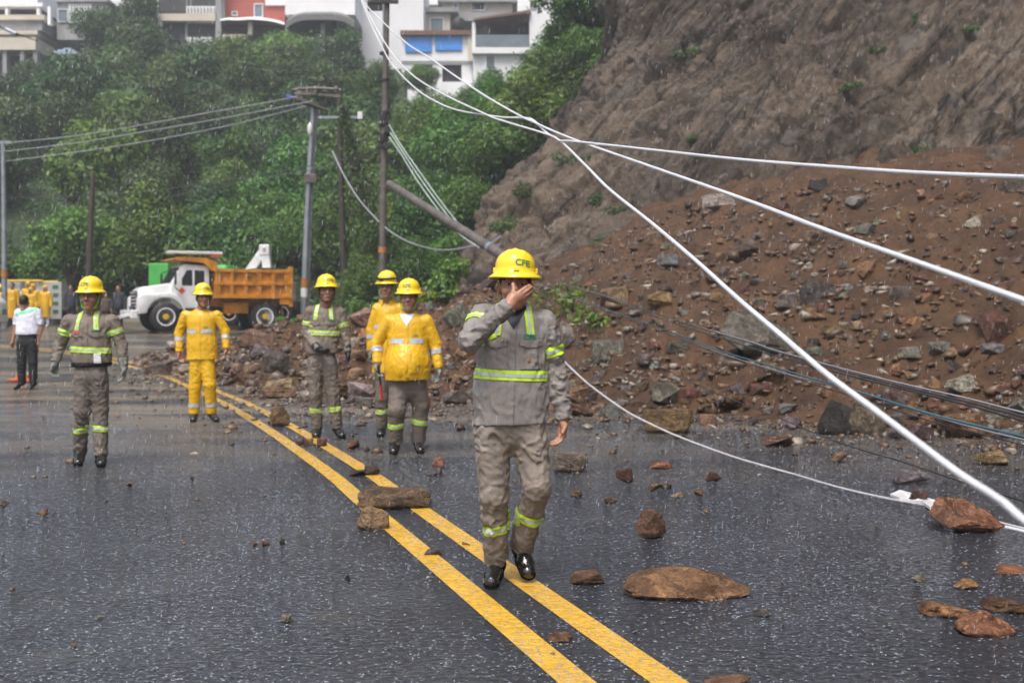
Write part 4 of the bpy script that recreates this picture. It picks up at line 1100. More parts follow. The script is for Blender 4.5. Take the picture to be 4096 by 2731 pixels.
person(J, 'man in yellow jacket and goggled helmet standing behind the stout man', H=1.76, vox=.0105, wr=.006, top='vinyl', chest=.185, waist=.175, hem=.19, hem_z=float(W(0, 1490, 12.9).z), gloves=('glove_grey', 'glove_grey'), strap='strap_green',
       yaw=-.1, goggles=True, logo=False, seed=12.5)
J = over(pose(1625, 1808, 11.4, 1.70), 11.4, head=(1636, 1194, -.02), neck=(1634, 1250, .02), sL=(1556, 1283, .01), sR=(1706, 1283, .01), eL=(1508, 1372, .03), wL=(1508, 1450, -.03), hL=(1512, 1500, -.05),
         eR=(1742, 1374, .03), wR=(1754, 1470, -.02), hR=(1758, 1520, -.04), pL=(1600, 1530, 0), pR=(1660, 1530, 0), kL=(1588, 1640, -.10), kR=(1684, 1622, .04), aL=(1580, 1765, .0), tL=(1574, 1800, -.13), aR=(1672, 1748, .10), tR=(1682, 1786, -.04))
person(J, 'stout man in yellow rain jacket and taupe trousers with a green chin strap', H=1.72, vox=.0095, top='vinyl', chest=.212, waist=.222, hem=.225, belly=.80, bellyc=.035, hem_z=float(W(0, 1518, 11.4).z), gloves=('glove_grey', 'glove_grey'), strap='strap_green',
       logo=-.012, seed=15.5, leg_r=1.22, hs=1.04, wr=.0055, undershirt='white_cloth')
w = Vector(J['hL'])
rd = MB(); rd.tube([w+Vector((-.0, -.02, .10)), w+Vector((.03, -.02, -.10))], .011, 8); q = rd.build('handled_rod', M('strap_black'), smooth=True); tag(q, 'short dark rod with red handle held by the stout man', 'tool')
MB().tube([w+Vector((.03, -.02, -.10)), w+Vector((.045, -.02, -.25))], .013, 8).build('handle', M('red'), q, smooth=True)
J = over(pose(110, 1553, 20.8, 1.72), 20.8, head=(97, 1208, -.02), neck=(100, 1240, .02), wL=(52, 1362, 0), hL=(48, 1395, 0), wR=(152, 1362, 0), hR=(152, 1400, 0))
g_ = person(J, 'bareheaded police officer in white shirt and black trousers seen from behind', H=1.72, vox=.0125, top='white_cloth', bottom='black_cloth', chest=.215, waist=.20, hem=.2, hem_z=float(W(0, 1338, 20.8).z), gloves=(None, None), helmet=False,
       facing=-1, bands=False, long_sleeve=False, seed=18.5, leg_r=1.15)
c = (np.array(J['sL'])+np.array(J['sR']))/2
patch(g_[1], [(c+v3(0, 0, -.02), (.25, 0, -1)), (c+v3(0, 0, .03), (-.25, 0, 1)), ((0, c[1]-.0, 0), (0, 1, 0))], .006, 'sash', M('mint'), g_[0], tuple(J['o']), near=(c, c, .2), thick=1)
# small figures by the vehicles
far = [(2, 44.5, 1168, 1.62, 'vinyl', 'yellow raincoat figure cut off by the left edge', 'helmet'), (50, 44.5, 1146, 1.74, 'vinyl', 'bareheaded man in long yellow raincoat at the far left', 'bare'),
       (112, 46, 1142, 1.75, 'vinyl', 'taller raincoat figure at the back of the yellow group', 'hood'), (133, 45.3, 1152, 1.68, 'vinyl', 'raincoat figure in the middle of the yellow group', 'hood'),
       (122, 44.3, 1162, 1.55, 'vinyl', 'shorter raincoat figure in front of the yellow group', 'hood'), (180, 44.8, 1158, 1.62, 'vinyl', 'raincoat figure with white boots beside the pickup', 'hood'),
       (284, 44, 1150, 1.66, 'navy_cloth', 'man in dark clothes standing left of the trunk pole', 'bare'), (474, 42.5, 1150, 1.68, 'navy_cloth', 'man in dark navy shirt beside the front of the truck', 'bare'),
       (425, 43.5, 1185, 1.35, 'brown_cloth', 'small dark figure between the gloved man and the dark-shirted man', 'bare')]
for i, (px, Y, top_, H_, mt, lab, hd) in enumerate(far):
    x = (px-CX)/F*Y; fy = HY+F*(HC-G(0, Y))/Y; J = pose(px, fy, Y, H_)
    long_ = mt == 'vinyl'
    person(J, lab, H=H_, vox=.021, top=mt, bottom='white_cloth' if 'white boots' in lab else 'black_cloth', chest=.19, waist=.17, hem=.20 if long_ else .17, belly=.8, coat=long_, hem_z=(G(0, Y)+.36) if long_ else None,
           helmet=hd == 'helmet', hood=hd == 'hood', gloves=(None, None), bands=False, shoulder_bands=False, logo=False, seed=30+i*3.3, wr=.01, group='people by the far vehicles', boots='white_paint' if 'white boots' in lab else 'boot')
# ------------------------------------------------------------------ rocks
def rock_mat(name):
    m = N(name); oi = m.n('ObjectInfo'); v = m.pos(); mp = m.n('VectorMath', operation='ADD'); cm = m.n('Combine XYZ'.replace(' ', '')) 
    for i in range(3): m.l(oi.outputs['Random'], cm.inputs[i])
    sc_ = m.n('VectorMath', operation='SCALE'); sc_.inputs['Scale'].default_value = 30; m.l(cm.outputs[0], sc_.inputs[0])
    m.l(v, mp.inputs[0]); m.l(sc_.outputs[0], mp.inputs[1]); p = mp.outputs[0]
    base = oi.outputs['Color']
    dk = m.mix(1.0, base, (.38, .34, .30), 'MULTIPLY'); lt = m.mix(1.0, base, (1.6, 1.55, 1.5), 'MULTIPLY')
    c = m.mix(m.ramp(m.noise(5, 8, .72, p, .6), [(.42, (0, 0, 0)), (.58, (1, 1, 1))]), dk, base)
    c = m.mix(m.math('MULTIPLY', m.ramp(m.noise(11, 7, .75, p, .5), [(.52, (0, 0, 0)), (.62, (1, 1, 1))]), .8), c, lt)
    c = m.mix(m.math('MULTIPLY', m.ramp(m.noise(6.5, 6, .7, p, 1.0), [(.58, (0, 0, 0)), (.66, (1, 1, 1))]), .45), c, (.12, .055, .025))
    c = m.mix(m.math('MULTIPLY', m.ramp(m.math('ABSOLUTE', m.math('SUBTRACT', m.noise(8, 6, .7, p, 1.5), .5)), [(.0, (1, 1, 1)), (.035, (0, 0, 0))]), .75), c, (.02, .014, .01))
    c = m.mix(m.math('MULTIPLY', m.ramp(m.noise(38, 6, .85, p), [(.5, (0, 0, 0)), (.6, (1, 1, 1))]), .5), c, m.mix(1.0, c, (.45, .42, .4), 'MULTIPLY'))
    b = m.bump(m.noise(9, 9, .8, p), 1.0, .09); b = m.bump(m.noise(45, 5, .75, p), 1.0, .018, b)
    r = m.ramp(m.noise(7, 4, .6, p), [(.35, (.20,)*3), (.65, (.55,)*3)])
    return m.set(c, r, normal=b, spec=.5)
MT['rock'] = rock_mat('wet_rock')
def rock_mesh(seed, kind='block', cuts=2, n=16, custom=None):
    rr = random.Random(seed); bm = bmesh.new()
    for q in custom or (): bm.verts.new(((q[0]-.5)*2, (q[1]-.5)*2, (q[2]-.5)*2))
    for i in range(0 if custom else n):
        p = Vector((rr.gauss(0, 1), rr.gauss(0, 1), rr.gauss(0, 1))); p.normalize()
        e = {'block': .45, 'slab': .40, 'round': .9, 'wedge': .5}[kind]
        p = Vector([math.copysign(abs(c)**e, c) for c in p])
        if kind == 'wedge': p.z *= .35+.65*(p.x+1)/2
        if kind == 'slab': p.z = p.z*.8+.1*p.x
        bm.verts.new(p*rr.uniform(.82, 1.0))
    bmesh.ops.convex_hull(bm, input=bm.verts); 
    for v in [v for v in bm.verts if not v.link_faces]: bm.verts.remove(v)
    bmesh.ops.triangulate(bm, faces=bm.faces)
    if cuts: bmesh.ops.subdivide_edges(bm, edges=bm.edges, cuts=cuts, use_grid_fill=True, smooth=0)
    bmesh.ops.triangulate(bm, faces=bm.faces)
    bm.normal_update(); P = np.array([v.co[:] for v in bm.verts]); Nn = np.array([v.normal[:] for v in bm.verts])
    st = np.array([1, 1, 3.0]) if kind == 'slab' else np.array([1, 1, 1.4])
    d = fbm(P*st*1.4+seed, 3)*(.045 if custom else .06)+(ridged(P*st*2.6+seed, 3)-.8)*(.035 if custom else .035)+noise3(P*st*7+seed)*(.014 if custom else .0)
    P = P+Nn*d[:, None]
    lo, hi = P.min(0), P.max(0); P = (P-(lo+hi)/2)/(hi-lo); P[:, 2] += .5
    if not custom: P[:, :2] *= (1+.14*np.clip((.55-P[:, 2])/.55, 0, 1))[:, None]
    P[:, :2] *= (1-.22*np.clip((.20-P[:, 2])/.20, 0, 1))[:, None]
    P[:, :2] /= (P[:, :2].max(0)-P[:, :2].min(0))
    F_ = [tuple(v.index for v in f.verts) for f in bm.faces]; bm.free()
    return mesh_data('rock', [tuple(p) for p in P], F_, [MT['rock']], False)
CUST = {
 'loaf': [(.22, .5, .85), (.45, .55, 1), (.6, .5, .95), (.8, .45, .6), (0, .3, .25), (.05, .1, .05), (.35, 0, 0), (.7, 0, 0), (.92, .1, .05), (1, .3, .3), (.98, .4, .15), (.1, .9, 0), (.5, 1, 0), (.9, .85, 0), (.85, .7, .4), (.15, .7, .6), (.07, .25, .6)],
 'tipped': [(0, .3, .55), (.08, .4, .85), (.2, .5, 1), (.5, .5, .92), (.75, .4, .6), (1, .3, .12), (.85, .1, 0), (.3, .1, .02), (.15, 0, .2), (.45, 0, .4), (.5, .9, 0), (.2, .9, .3), (.8, .8, .3)],
 'beam': [(0, .1, .1), (0, .2, .85), (.15, .3, 1), (.55, .3, .85), (.7, .35, .95), (.95, .3, .8), (1, .2, .45), (.97, .1, .1), (.5, 0, 0), (.05, .9, .2), (.1, .9, .9), (.9, .9, .7), (.95, .9, .1), (.5, .05, .7)],
 'peak': [(0, .2, .05), (.2, .1, .8), (.35, .3, 1), (.6, .3, .85), (.95, .3, .65), (1, .3, .15), (.9, .1, 0), (.4, 0, 0), (.1, .9, 0), (.9, .9, .1), (.4, .9, .8)],
 'upright': [(.1, .2, 0), (0, .3, .4), (.15, .3, .85), (.35, .3, 1), (.75, .3, .92), (.95, .3, .6), (1, .3, .15), (.6, 0, .05), (.4, 0, .6), (.2, .9, 0), (.9, .9, 0), (.6, .8, .8)],
 'cube': [(0, .1, 0), (.05, .1, .95), (.95, .15, 1), (1, .2, .55), (.82, 0, 0), (.45, 0, .05), (.1, .9, 0), (.05, .9, .9), (.9, .9, .95), (.95, .9, .1), (.5, .02, .6)]}
HERO = {k: [rock_mesh(500+11*i+j, k, 5, 15) for j in range(4)] for i, k in enumerate(('block', 'slab', 'round', 'wedge'))}
LOWR = {k: [rock_mesh(900+17*i+j, k, 2, 14) for j in range(6)] for i, k in enumerate(('block', 'slab', 'round', 'wedge'))}
for i, (k, q) in enumerate(CUST.items()): HERO[k] = [rock_mesh(700+i, 'block', 6, custom=q)]; LOWR[k] = HERO[k]
COLS = {'rust': (.30, .145, .075), 'umber': (.16, .13, .095), 'brown': (.22, .125, .07), 'ochre': (.36, .195, .10), 'grey': (.19, .18, .165), 'pale': (.38, .34, .28), 'green': (.20, .185, .14), 'dark': (.04, .036, .034), 'red': (.15, .065, .045), 'tan': (.33, .22, .13), 'plum': (.12, .085, .08)}
def place_rock(x0, y0, x1, y1, kind, col, label, seed=0, hero=True, sink=.03, yaw=None, dep=.8, tilt=0.0, group=None, name='rock', cat='rock', Y=None):
    cx = (x0+x1)/2; p, nrm = hit(cx, y1-.10*(y1-y0)); 
    if Y is not None: p = W(cx, y1, Y)
    Yd = p.y; w = (x1-x0)/F*Yd; d = w*dep; th = max(.02, (y1-y0)/F*Yd-d*.62*(HC-p.z)/Yd)
    c = Vector((p.x*(1+d*.45/Yd), p.y+d*.45, p.z))
    if Y is None: c2, nrm = drop(c.x, c.y); c.z = c2.z if p.z < .03+G(0, p.y) else max(p.z, c2.z-.3*th)
    rr = random.Random(seed+int(cx)); bank = (HERO if hero else LOWR)[kind]
    o = obj(name, rr.choice(bank), loc=(c.x, c.y, c.z-sink*th), rot=(tilt, 0, (0 if kind in CUST else rr.choice((0, math.pi))) if yaw is None else yaw), scale=(w*1.02, d, th*(1+sink)), color=tuple(v*rr.uniform(1.25, 1.6) for v in COLS[col])+(1,))
    return tag(o, label, cat, group)
HR = [
 (2475, 2259, 2992, 2417, 'loaf', 'rust', 'largest loose slab, long and brown, lying flat on the near wet road'),
 (2543, 2038, 2664, 2168, 'upright', 'brown', 'dark brown stone standing upright on the road behind the largest slab'),
 (2281, 2285, 2417, 2346, 'slab', 'brown', 'flat brown stone just left of the largest slab'),
 (3702, 1990, 4009, 2150, 'tipped', 'rust', 'big ochre wedge of rock lying on the white rope at the right'),
 (3680, 2408, 3866, 2482, 'slab', 'ochre', 'flat ochre stone, left one of the trio at the lower right'),
 (3819, 2442, 4044, 2560, 'loaf', 'ochre', 'largest and nearest ochre stone of the trio at the lower right'),
 (3936, 2393, 4130, 2464, 'slab', 'brown', 'brown stone of the lower right trio, cut by the right edge'),
 (3810, 2309, 3911, 2362, 'wedge', 'ochre', 'small ochre stone above the trio at the lower right'),
 (3645, 2299, 3706, 2332, 'wedge', 'pale', 'small pale stone left of the small ochre stone at the right'),
 (3013, 2429, 3079, 2473, 'wedge', 'grey', 'small pale grey chip right of and below the largest slab'),
 (1437, 1950, 1729, 2048, 'beam', 'brown', 'long flat brown block lying across both yellow lines'),
 (1428, 2020, 1557, 2132, 'peak', 'tan', 'chunky rust brown stone on the left yellow line before the long block'),
 (1398, 1878, 1480, 1909, 'slab', 'plum', 'thin dark shard on the right yellow line behind the long block'),
 (1455, 1860, 1517, 1908, 'block', 'plum', 'small dark stone leaning on the thin shard on the yellow line'),
 (1080, 1628, 1162, 1716, 'upright', 'brown', 'stump-like brown stone beside the yellow lines before the boulders'),
 (2177, 2532, 2290, 2572, 'slab', 'brown', 'flat brown stone between the two yellow lines nearest the camera'),
 (2206, 1813, 2350, 1900, 'cube', 'green', 'dark greenish block with pale top right behind the nearest man'),
 (2569, 1639, 2768, 1746, 'cube', 'brown', 'square brown block with pale flat top at the edge of the landslide'),
 (2604, 1536, 2713, 1636, 'block', 'green', 'grey green split slab standing behind the square brown block'),
 (3262, 1604, 3430, 1756, 'peak', 'dark', 'black faced boulder at the landslide foot under the thick rope'),
 (3375, 1590, 3534, 1758, 'peak', 'green', 'olive brown boulder leaning on the black faced boulder'),
 (3053, 1742, 3189, 1796, 'slab', 'brown', 'low brown stone on the road left of the black faced boulder'),
 (3570, 1877, 3720, 1947, 'wedge', 'grey', 'pale grey thin slab tilted on the road beneath the dark wires'),
 (3892, 1802, 4028, 1869, 'wedge', 'tan', 'tan flat stone on the road at the right edge of the slide'),
 (3640, 1963, 3712, 2020, 'block', 'red', 'small reddish block standing on the torn white strip'),
 (1726, 1829, 1782, 1878, 'block', 'brown', 'small rust stone left of the nearest man behind a grey one'),
 (1705, 1866, 1768, 1906, 'slab', 'grey', 'small grey stone touching the rust one left of the nearest man'),
 (2365, 1362, 2494, 1462, 'cube', 'green', 'mossy grey boxy boulder on the slope right of the nearest man'),
 (2240, 1290, 2300, 1410, 'wedge', 'pale', 'pale thin slab standing on edge beside the nearest man\'s arm'),
 (958, 1318, 1102, 1404, 'peak', 'brown', 'big brown boulder on top of the heap at its far left'),
 (1045, 1411, 1167, 1517, 'round', 'plum', 'rounded dark boulder in the middle of the left heap'),
 (1055, 1515, 1186, 1562, 'slab', 'tan', 'flat slab wedged beneath the rounded dark boulder'),
 (1000, 1380, 1085, 1440, 'wedge', 'grey', 'pale grey broken stone under the big brown boulder'),
 (1040, 1548, 1200, 1600, 'slab', 'brown', 'broad low rock at the foot of the left heap'),
 (1390, 1532, 1500, 1630, 'wedge', 'pale', 'pale topped rock between the two groups of workers'),
 (1420, 1590, 1490, 1640, 'block', 'grey', 'grey block in front of the pale topped rock'),
 (1768, 1219, 1892, 1326, 'wedge', 'grey', 'tilted grey slab on the slope left of the nearest man\'s shoulder'),
 (2873, 1254, 3225, 1452, 'tipped', 'umber', 'largest boulder of the slide, grey and half buried mid slope'),
 (2807, 778, 2945, 848, 'block', 'pale', 'pale topped block at the foot of the rock wall'),
 (3230, 717, 3320, 780, 'wedge', 'dark', 'dark pointed stone at the crest of the slide'),
 (2931, 963, 3050, 1042, 'round', 'plum', 'cracked rounded boulder high on the slope below the middle rope'),
 (2630, 1019, 2718, 1082, 'round', 'grey', 'rounded grey boulder high on the slope near the rock wall'),
 (3596, 1404, 3686, 1466, 'round', 'grey', 'smooth grey boulder on the slope right of the steep rope'),
 (3785, 1500, 3905, 1592, 'wedge', 'pale', 'cream angular rock low on the right part of the slope'),
 (3756, 1660, 3925, 1766, 'block', 'brown', 'squat brown boulder at the landslide foot near the right edge'),
 (2818, 1885, 2884, 1930, 'wedge', 'red', 'dark red pointed stone on the road beneath the white rope'),
 (2463, 1875, 2530, 1940, 'wedge', 'red', 'rusty pointed shard on the road right of the nearest man'),
 (2596, 1935, 2642, 1972, 'block', 'tan', 'small tan block in the road right of the rusty shard'),
 (2632, 1925, 2674, 1954, 'round', 'grey', 'small dark grey stone behind the small tan block'),
 (2683, 1967, 2732, 1992, 'block', 'tan', 'small flat tan brick-like stone behind the upright brown stone'),
 (2778, 1958, 2812, 1986, 'block', 'brown', 'small brown cube on the road below the dark red pointed stone'),
 (2285, 1960, 2332, 1992, 'block', 'brown', 'small brown cube of rock beside the nearest man\'s knee'),
 (2415, 1990, 2474, 2016, 'wedge', 'brown', 'small flat brown chip before the rusty pointed shard'),
 (3333, 1810, 3392, 1856, 'block', 'tan', 'small tan stone on the road before the black faced boulder'),
 (2600, 1850, 2690, 1878, 'slab', 'ochre', 'thin ochre splinter on the road below the square brown block'),
 (1182, 1747, 1216, 1787, 'round', 'plum', 'small dark stone on the right yellow line, left of three'),
 (1216, 1755, 1256, 1786, 'slab', 'brown', 'small flat stone on the right yellow line, middle of three'),
 (1265, 1753, 1306, 1791, 'block', 'red', 'small reddish stone by the boots of the dark-gloved man'),
 (1390, 1760, 1440, 1800, 'block', 'brown', 'small brown stone between the dark-gloved man and the stout man'),
 (1453, 1787, 1478, 1809, 'block', 'red', 'tiny reddish stone left of the stout man\'s boots'),
 (1118, 2155, 1140, 2180, 'block', 'dark', 'small dark cube on the road left of the chunky rust stone'),
 (1380, 2300, 1402, 2330, 'block', 'dark', 'dark little stone on the empty wet lane below the chunky rust stone'),
 (1122, 2458, 1172, 2495, 'block', 'pale', 'speckled pale stone alone on the near left lane'),
 (1700, 2195, 1770, 2225, 'slab', 'plum', 'thin dark shards on the left yellow line, below the long block'),
 (1848, 2168, 1880, 2184, 'slab', 'brown', 'tiny brown chip on the right yellow line below the long block'),
 (0, 2002, 38, 2032, 'round', 'green', 'rounded olive stone at the left edge of the road'),
 (150, 2036, 194, 2066, 'wedge', 'brown', 'small brown stone near the rounded olive one at the left'),
 (1046, 2165, 1080, 2190, 'wedge', 'red', 'flat brick red chip on the left lane'),
 (1010, 2168, 1032, 2188, 'wedge', 'brown', 'small brown chip left of the brick red chip'),
 (384, 2462, 410, 2484, 'wedge', 'pale', 'small pale chip on the near left lane'),
 (284, 2575, 306, 2592, 'wedge', 'tan', 'tiny tan chip low on the near left lane'),
 (505, 1930, 530, 1950, 'block', 'brown', 'small dark stone right of the gloved man\'s boots'),
 (760, 1905, 776, 1925, 'block', 'dark', 'small dark stone below the man in the yellow suit'),
 (2820, 2720, 3010, 2760, 'slab', 'tan', 'tan rock cut off by the bottom edge of the picture'),
 (3960, 2265, 4110, 2300, 'slab', 'ochre', 'broken flat shards at the right edge above the trio'),
]
for i, r in enumerate(HR):
    place_rock(*r[:4], r[4], r[5], r[6], seed=i, hero=(r[2]-r[0]) > 60)

# stones lying on and in the slide: the ones that show large, each its own object
rr = random.Random(21); cand = []
boxes = [((r[0]+r[2])/2, (r[1]+r[3])/2, (r[2]-r[0])*.5, (r[3]-r[1])*.5) for r in HR]
tries = 0
zone_n = {}
def crest_row(px):
    xs_ = [(b[0], b[1]) for a, b, y in DC]
    for (xa, ya), (xb, yb) in zip(xs_, xs_[1:]):
        if xa <= px <= xb: return ya+(yb-ya)*(px-xa)/(xb-xa)
    return 1450
def foot_row(px):
    xs_ = [(a[0], a[1]) for a, b, y in DC]
    for (xa, ya), (xb, yb) in zip(xs_, xs_[1:]):
        if xa <= px <= xb: return ya+(yb-ya)*(px-xa)/(xb-xa)
    return 1450
while len(cand) < 292 and tries < 20000:
    tries += 1; px = rr.uniform(880, 1560) if rr.random() < .22 else rr.uniform(620, 4110); t = rr.random()**.8; toe = rr.random() < .22
    if toe: t = rr.uniform(.86, 1.03)
    a, b_ = crest_row(px), foot_row(px); py = a+(b_-a)*(.03+.97*t)
    w = min(165, 24+21/(rr.random()+.13)); w = w*((.60+.60*t) if px > 1600 else 1.15)
    if toe: w = max(w, rr.uniform(60, 135))
    if any(abs(px-q[0]) < q[2]+w*.45 and abs(py-q[1]) < q[3]+w*.32 for q in boxes): continue
    h = w*rr.uniform(.42, .8); boxes.append((px, py, w*.42, h*.42)); cand.append((px, py, w, h, t))
CN = {'brown': 'brown', 'plum': 'purplish brown', 'grey': 'grey', 'pale': 'pale', 'tan': 'tan', 'red': 'reddish', 'green': 'greenish grey', 'ochre': 'ochre', 'dark': 'blackish'}
for i, (px, py, w, h, t) in enumerate(cand):
    col = rr.choices(('brown', 'plum', 'grey', 'pale', 'tan', 'red', 'green', 'ochre', 'dark'), (26, 18, 14, 6, 10, 10, 6, 8, 4))[0]
    kind = rr.choice(('block', 'slab', 'wedge', 'round', 'block', 'wedge'))
    size = 'small' if w < 48 else ('medium' if w < 85 else 'large')
    vz = 'upper slope' if t < .34 else ('middle slope' if t < .7 else 'lower slope')
    hz_n = 'left heap' if px < 1250 else ('behind the workers' if px < 1900 else ('right of the nearest man' if px < 2700 else ('under the middle rope' if px < 3400 else 'towards the right edge')))
    shp = {'block': 'blocky', 'slab': 'flat', 'wedge': 'angular', 'round': 'rounded'}[kind]
    lab = '%s %s %s stone on the %s, %s' % (size, CN[col], shp, vz, hz_n)
    place_rock(px-w/2, py-h/2, px+w/2, py+h/2, kind, col, lab, seed=i, hero=w > 80, sink=rr.uniform(.15, .4), dep=rr.uniform(.6, 1.0), yaw=rr.uniform(-.5, .5), tilt=rr.uniform(-.25, .25), group='stones on the landslide')

by = {}
for o in bpy.data.objects:
    if o.get('group') == 'stones on the landslide': by.setdefault(o['label'], []).append(o)
for k, v in by.items():
    if len(v) > 1:
        v.sort(key=lambda o: o.location.x/o.location.y)
        for o, w_ in zip(v, {2: ('left-hand', 'right-hand'), 3: ('leftmost', 'middle', 'rightmost'), 4: ('leftmost', 'inner-left', 'inner-right', 'rightmost')}.get(len(v), ('leftmost', 'second-left', 'middle', 'second-right', 'rightmost'))): o['label'] = w_+' '+k
# rubble too small to pick apart: chips over the slope, its foot and the road
def rubble(name, pts, sizes, label, seed):
    rs = np.random.RandomState(seed); tm = []
    for j in range(8):
        bm = bmesh.new(); r2 = random.Random(seed*10+j)
        for _ in range(9):
            p = Vector((r2.gauss(0, 1), r2.gauss(0, 1), r2.gauss(0, 1))).normalized(); bm.verts.new(Vector([math.copysign(abs(c)**.6, c) for c in p]))
        bmesh.ops.convex_hull(bm, input=bm.verts)
        for v in [v for v in bm.verts if not v.link_faces]: bm.verts.remove(v)
        bmesh.ops.triangulate(bm, faces=bm.faces); bm.verts.index_update()
        tm.append((np.array([v.co[:] for v in bm.verts]), np.array([[v.index for v in f.verts] for f in bm.faces]))); bm.free()
    AV, AF, n = [], [], 0
    for p, s in zip(pts, sizes):
        v, f = tm[rs.randint(8)]; a = rs.uniform(0, 6.28); b_ = rs.uniform(-.5, .5); c_, s_ = math.cos(a), math.sin(a)
        q = v*np.array([1, rs.uniform(.5, .9), rs.uniform(.3, .75)])*s*.5
        q = q @ np.array([[1, 0, 0], [0, math.cos(b_), -math.sin(b_)], [0, math.sin(b_), math.cos(b_)]]) @ np.array([[c_, -s_, 0], [s_, c_, 0], [0, 0, 1]])
        AV.append(q+np.array(p)+np.array([0, 0, s*.08])); AF.append(f+n); n += len(v)
    return tag(obj(name, mesh_data(name, np.concatenate(AV), np.concatenate(AF), [MT['chips']])), label, 'rubble', kind='stuff')
m = N('stone_chips'); rp = m.geo('Random Per Island')
c = m.ramp(rp, [(0, (.035, .022, .016)), (.35, (.10, .058, .032)), (.6, (.15, .09, .052)), (.78, (.10, .085, .075)), (.92, (.22, .185, .15)), (1, (.36, .31, .25))])
b = m.bump(m.noise(30, 5, .7), .5, .01); MT['chips'] = m.set(c, .4, normal=b)
rs = np.random.RandomState(31); PT, SZ = [], []
for i in range(19000):
    iu = rs.randint(0, nu-1); t = rs.uniform(0, 1)**.9; p = Pd[iu*ncol+int(t*(nv-1))]
    PT.append(p+np.array([rs.uniform(-.06, .06), rs.uniform(-.06, .06), 0])); SZ.append(.03+.042*rs.pareto(1.8) if rs.rand() < .97 else .2)
SZ = np.minimum(SZ, .22)
for i in range(2600):
    iu = rs.randint(0, nu-1); t = rs.uniform(0, 1)**1.5; p = Pd[iu*ncol+int(t*(nv-1))]; PT.append(p); SZ = np.append(SZ, .12+.07*rs.pareto(2.2))
SZ = np.minimum(SZ, .42)
rubble('slope_rubble', PT, SZ, 'small chips and gravel covering the landslide earth', 3)
PT, SZ = [], []
for i in range(5600):
    iu = rs.randint(0, nu-1); p = Vector(FO[iu]); dist = rs.exponential(1.5)
    q = p+Vector((rs.normal(0, .4), -dist, 0))
    if q.y < 3: continue
    PT.append(np.array([q.x, q.y, G(q.x, q.y)])); SZ.append(min(.15, .022+.024*rs.pareto(2.0)))
for i in range(1200):
    y = 3.2+22*rs.uniform()**1.2; x = rs.uniform(-.47, .5)*y
    PT.append(np.array([x, y, G(x, y)])); SZ.append(min(.045, .007+.008*rs.pareto(2.3)))
rubble('road_rubble', PT, SZ, 'small stones and grit washed over the wet road', 4)
# ------------------------------------------------------------------ orange dump truck
YW = math.radians(208)
def vehicle(px, Y, yaw, name, label, cat):
    x = (px-CX)/F*Y; return empty(name, (x, Y, G(x, Y)), label, cat, rot=(0, 0, yaw))
def wheel(root, x, y, r, w, out, rim='white_paint', hub='orange_paint', rr_=.55, dish=.06):
    t = MB().lathe([(r*.55, -w/2), (r*.93, -w/2), (r, -w*.36), (r, w*.36), (r*.93, w/2), (r*.55, w/2)], (x, y, r), 28, 'Y').build('wheel', M('black_rubber'), root, smooth=True)
    yo = y+out*w/2
    MB().lathe([(r*.60, 0), (r*.62, out*.012), (r*.55, out*.014), (r*.46, -out*dish), (r*.3, -out*dish*1.1), (.01, -out*dish*.8)], (x, yo, r), 28, 'Y').build('rim', M(rim), t, smooth=True)
    MB().lathe([(r*.22, -out*dish), (r*.2, out*.03), (.01, out*.04)], (x, yo, r), 14, 'Y').build('hub', M(hub), t, smooth=True)
    nb = MB()
    for k in range(8):
        a = k*math.pi/4; nb.box((x+.33*r*math.cos(a), yo-out*dish*.7, r+.33*r*math.sin(a)), (.03, .03, .03))
    q = nb.build('wheel_nuts', M('chrome'), t); q['kind'] = 'stuff'
    return t
MT['truck_yellow'] = simple('yellow_hub_paint', (.6, .38, .02), .4, 0, .2, 5)
MT['beacon'] = bpy.data.materials.new('lit_beacon'); MT['beacon'].use_nodes = True
_b = MT['beacon'].node_tree.nodes['Principled BSDF']; _b.inputs['Emission Color'].default_value = (.5, 1, .75, 1); _b.inputs['Emission Strength'].default_value = 3
t = empty('dump_truck', (-9.74, 43.37, G(0, 42.3)-.01), 'white cabbed dump truck with weathered orange tipping body parked across the road', 'truck', rot=(0, 0, YW))
for y, o_ in ((1.02, 1), (-1.02, -1)):
    wheel(t, 3.59, y, .53, .30, o_, hub='truck_yellow'); wheel(t, 0, y-.1*o_, .53, .5, o_, hub='truck_yellow', dish=.12)
MB().box((1.9, 0, .78), (5.4, .8, .26)).build('chassis', M('dark'), t)
MB().box((.75, 0, 1.05), (2.9, 1.0, .30)).box((1.0, .75, .85), (.9, .35, .4)).build('underbody', M('orange_paint'), t, bevel=.02)
MB().prism([(2.0, .8), (2.0, 2.28), (2.1, 2.40), (2.9, 2.44), (3.02, 2.38), (3.38, 1.72), (3.42, .8)], -.98, .98).build('cab', M('white_paint'), t, smooth=True, bevel=.05)
MB().prism([(3.3, .95), (3.3, 1.75), (4.3, 1.60), (4.47, 1.46), (4.5, .85)], -.72, .72).build('hood', M('white_paint'), t, smooth=True, bevel=.06)
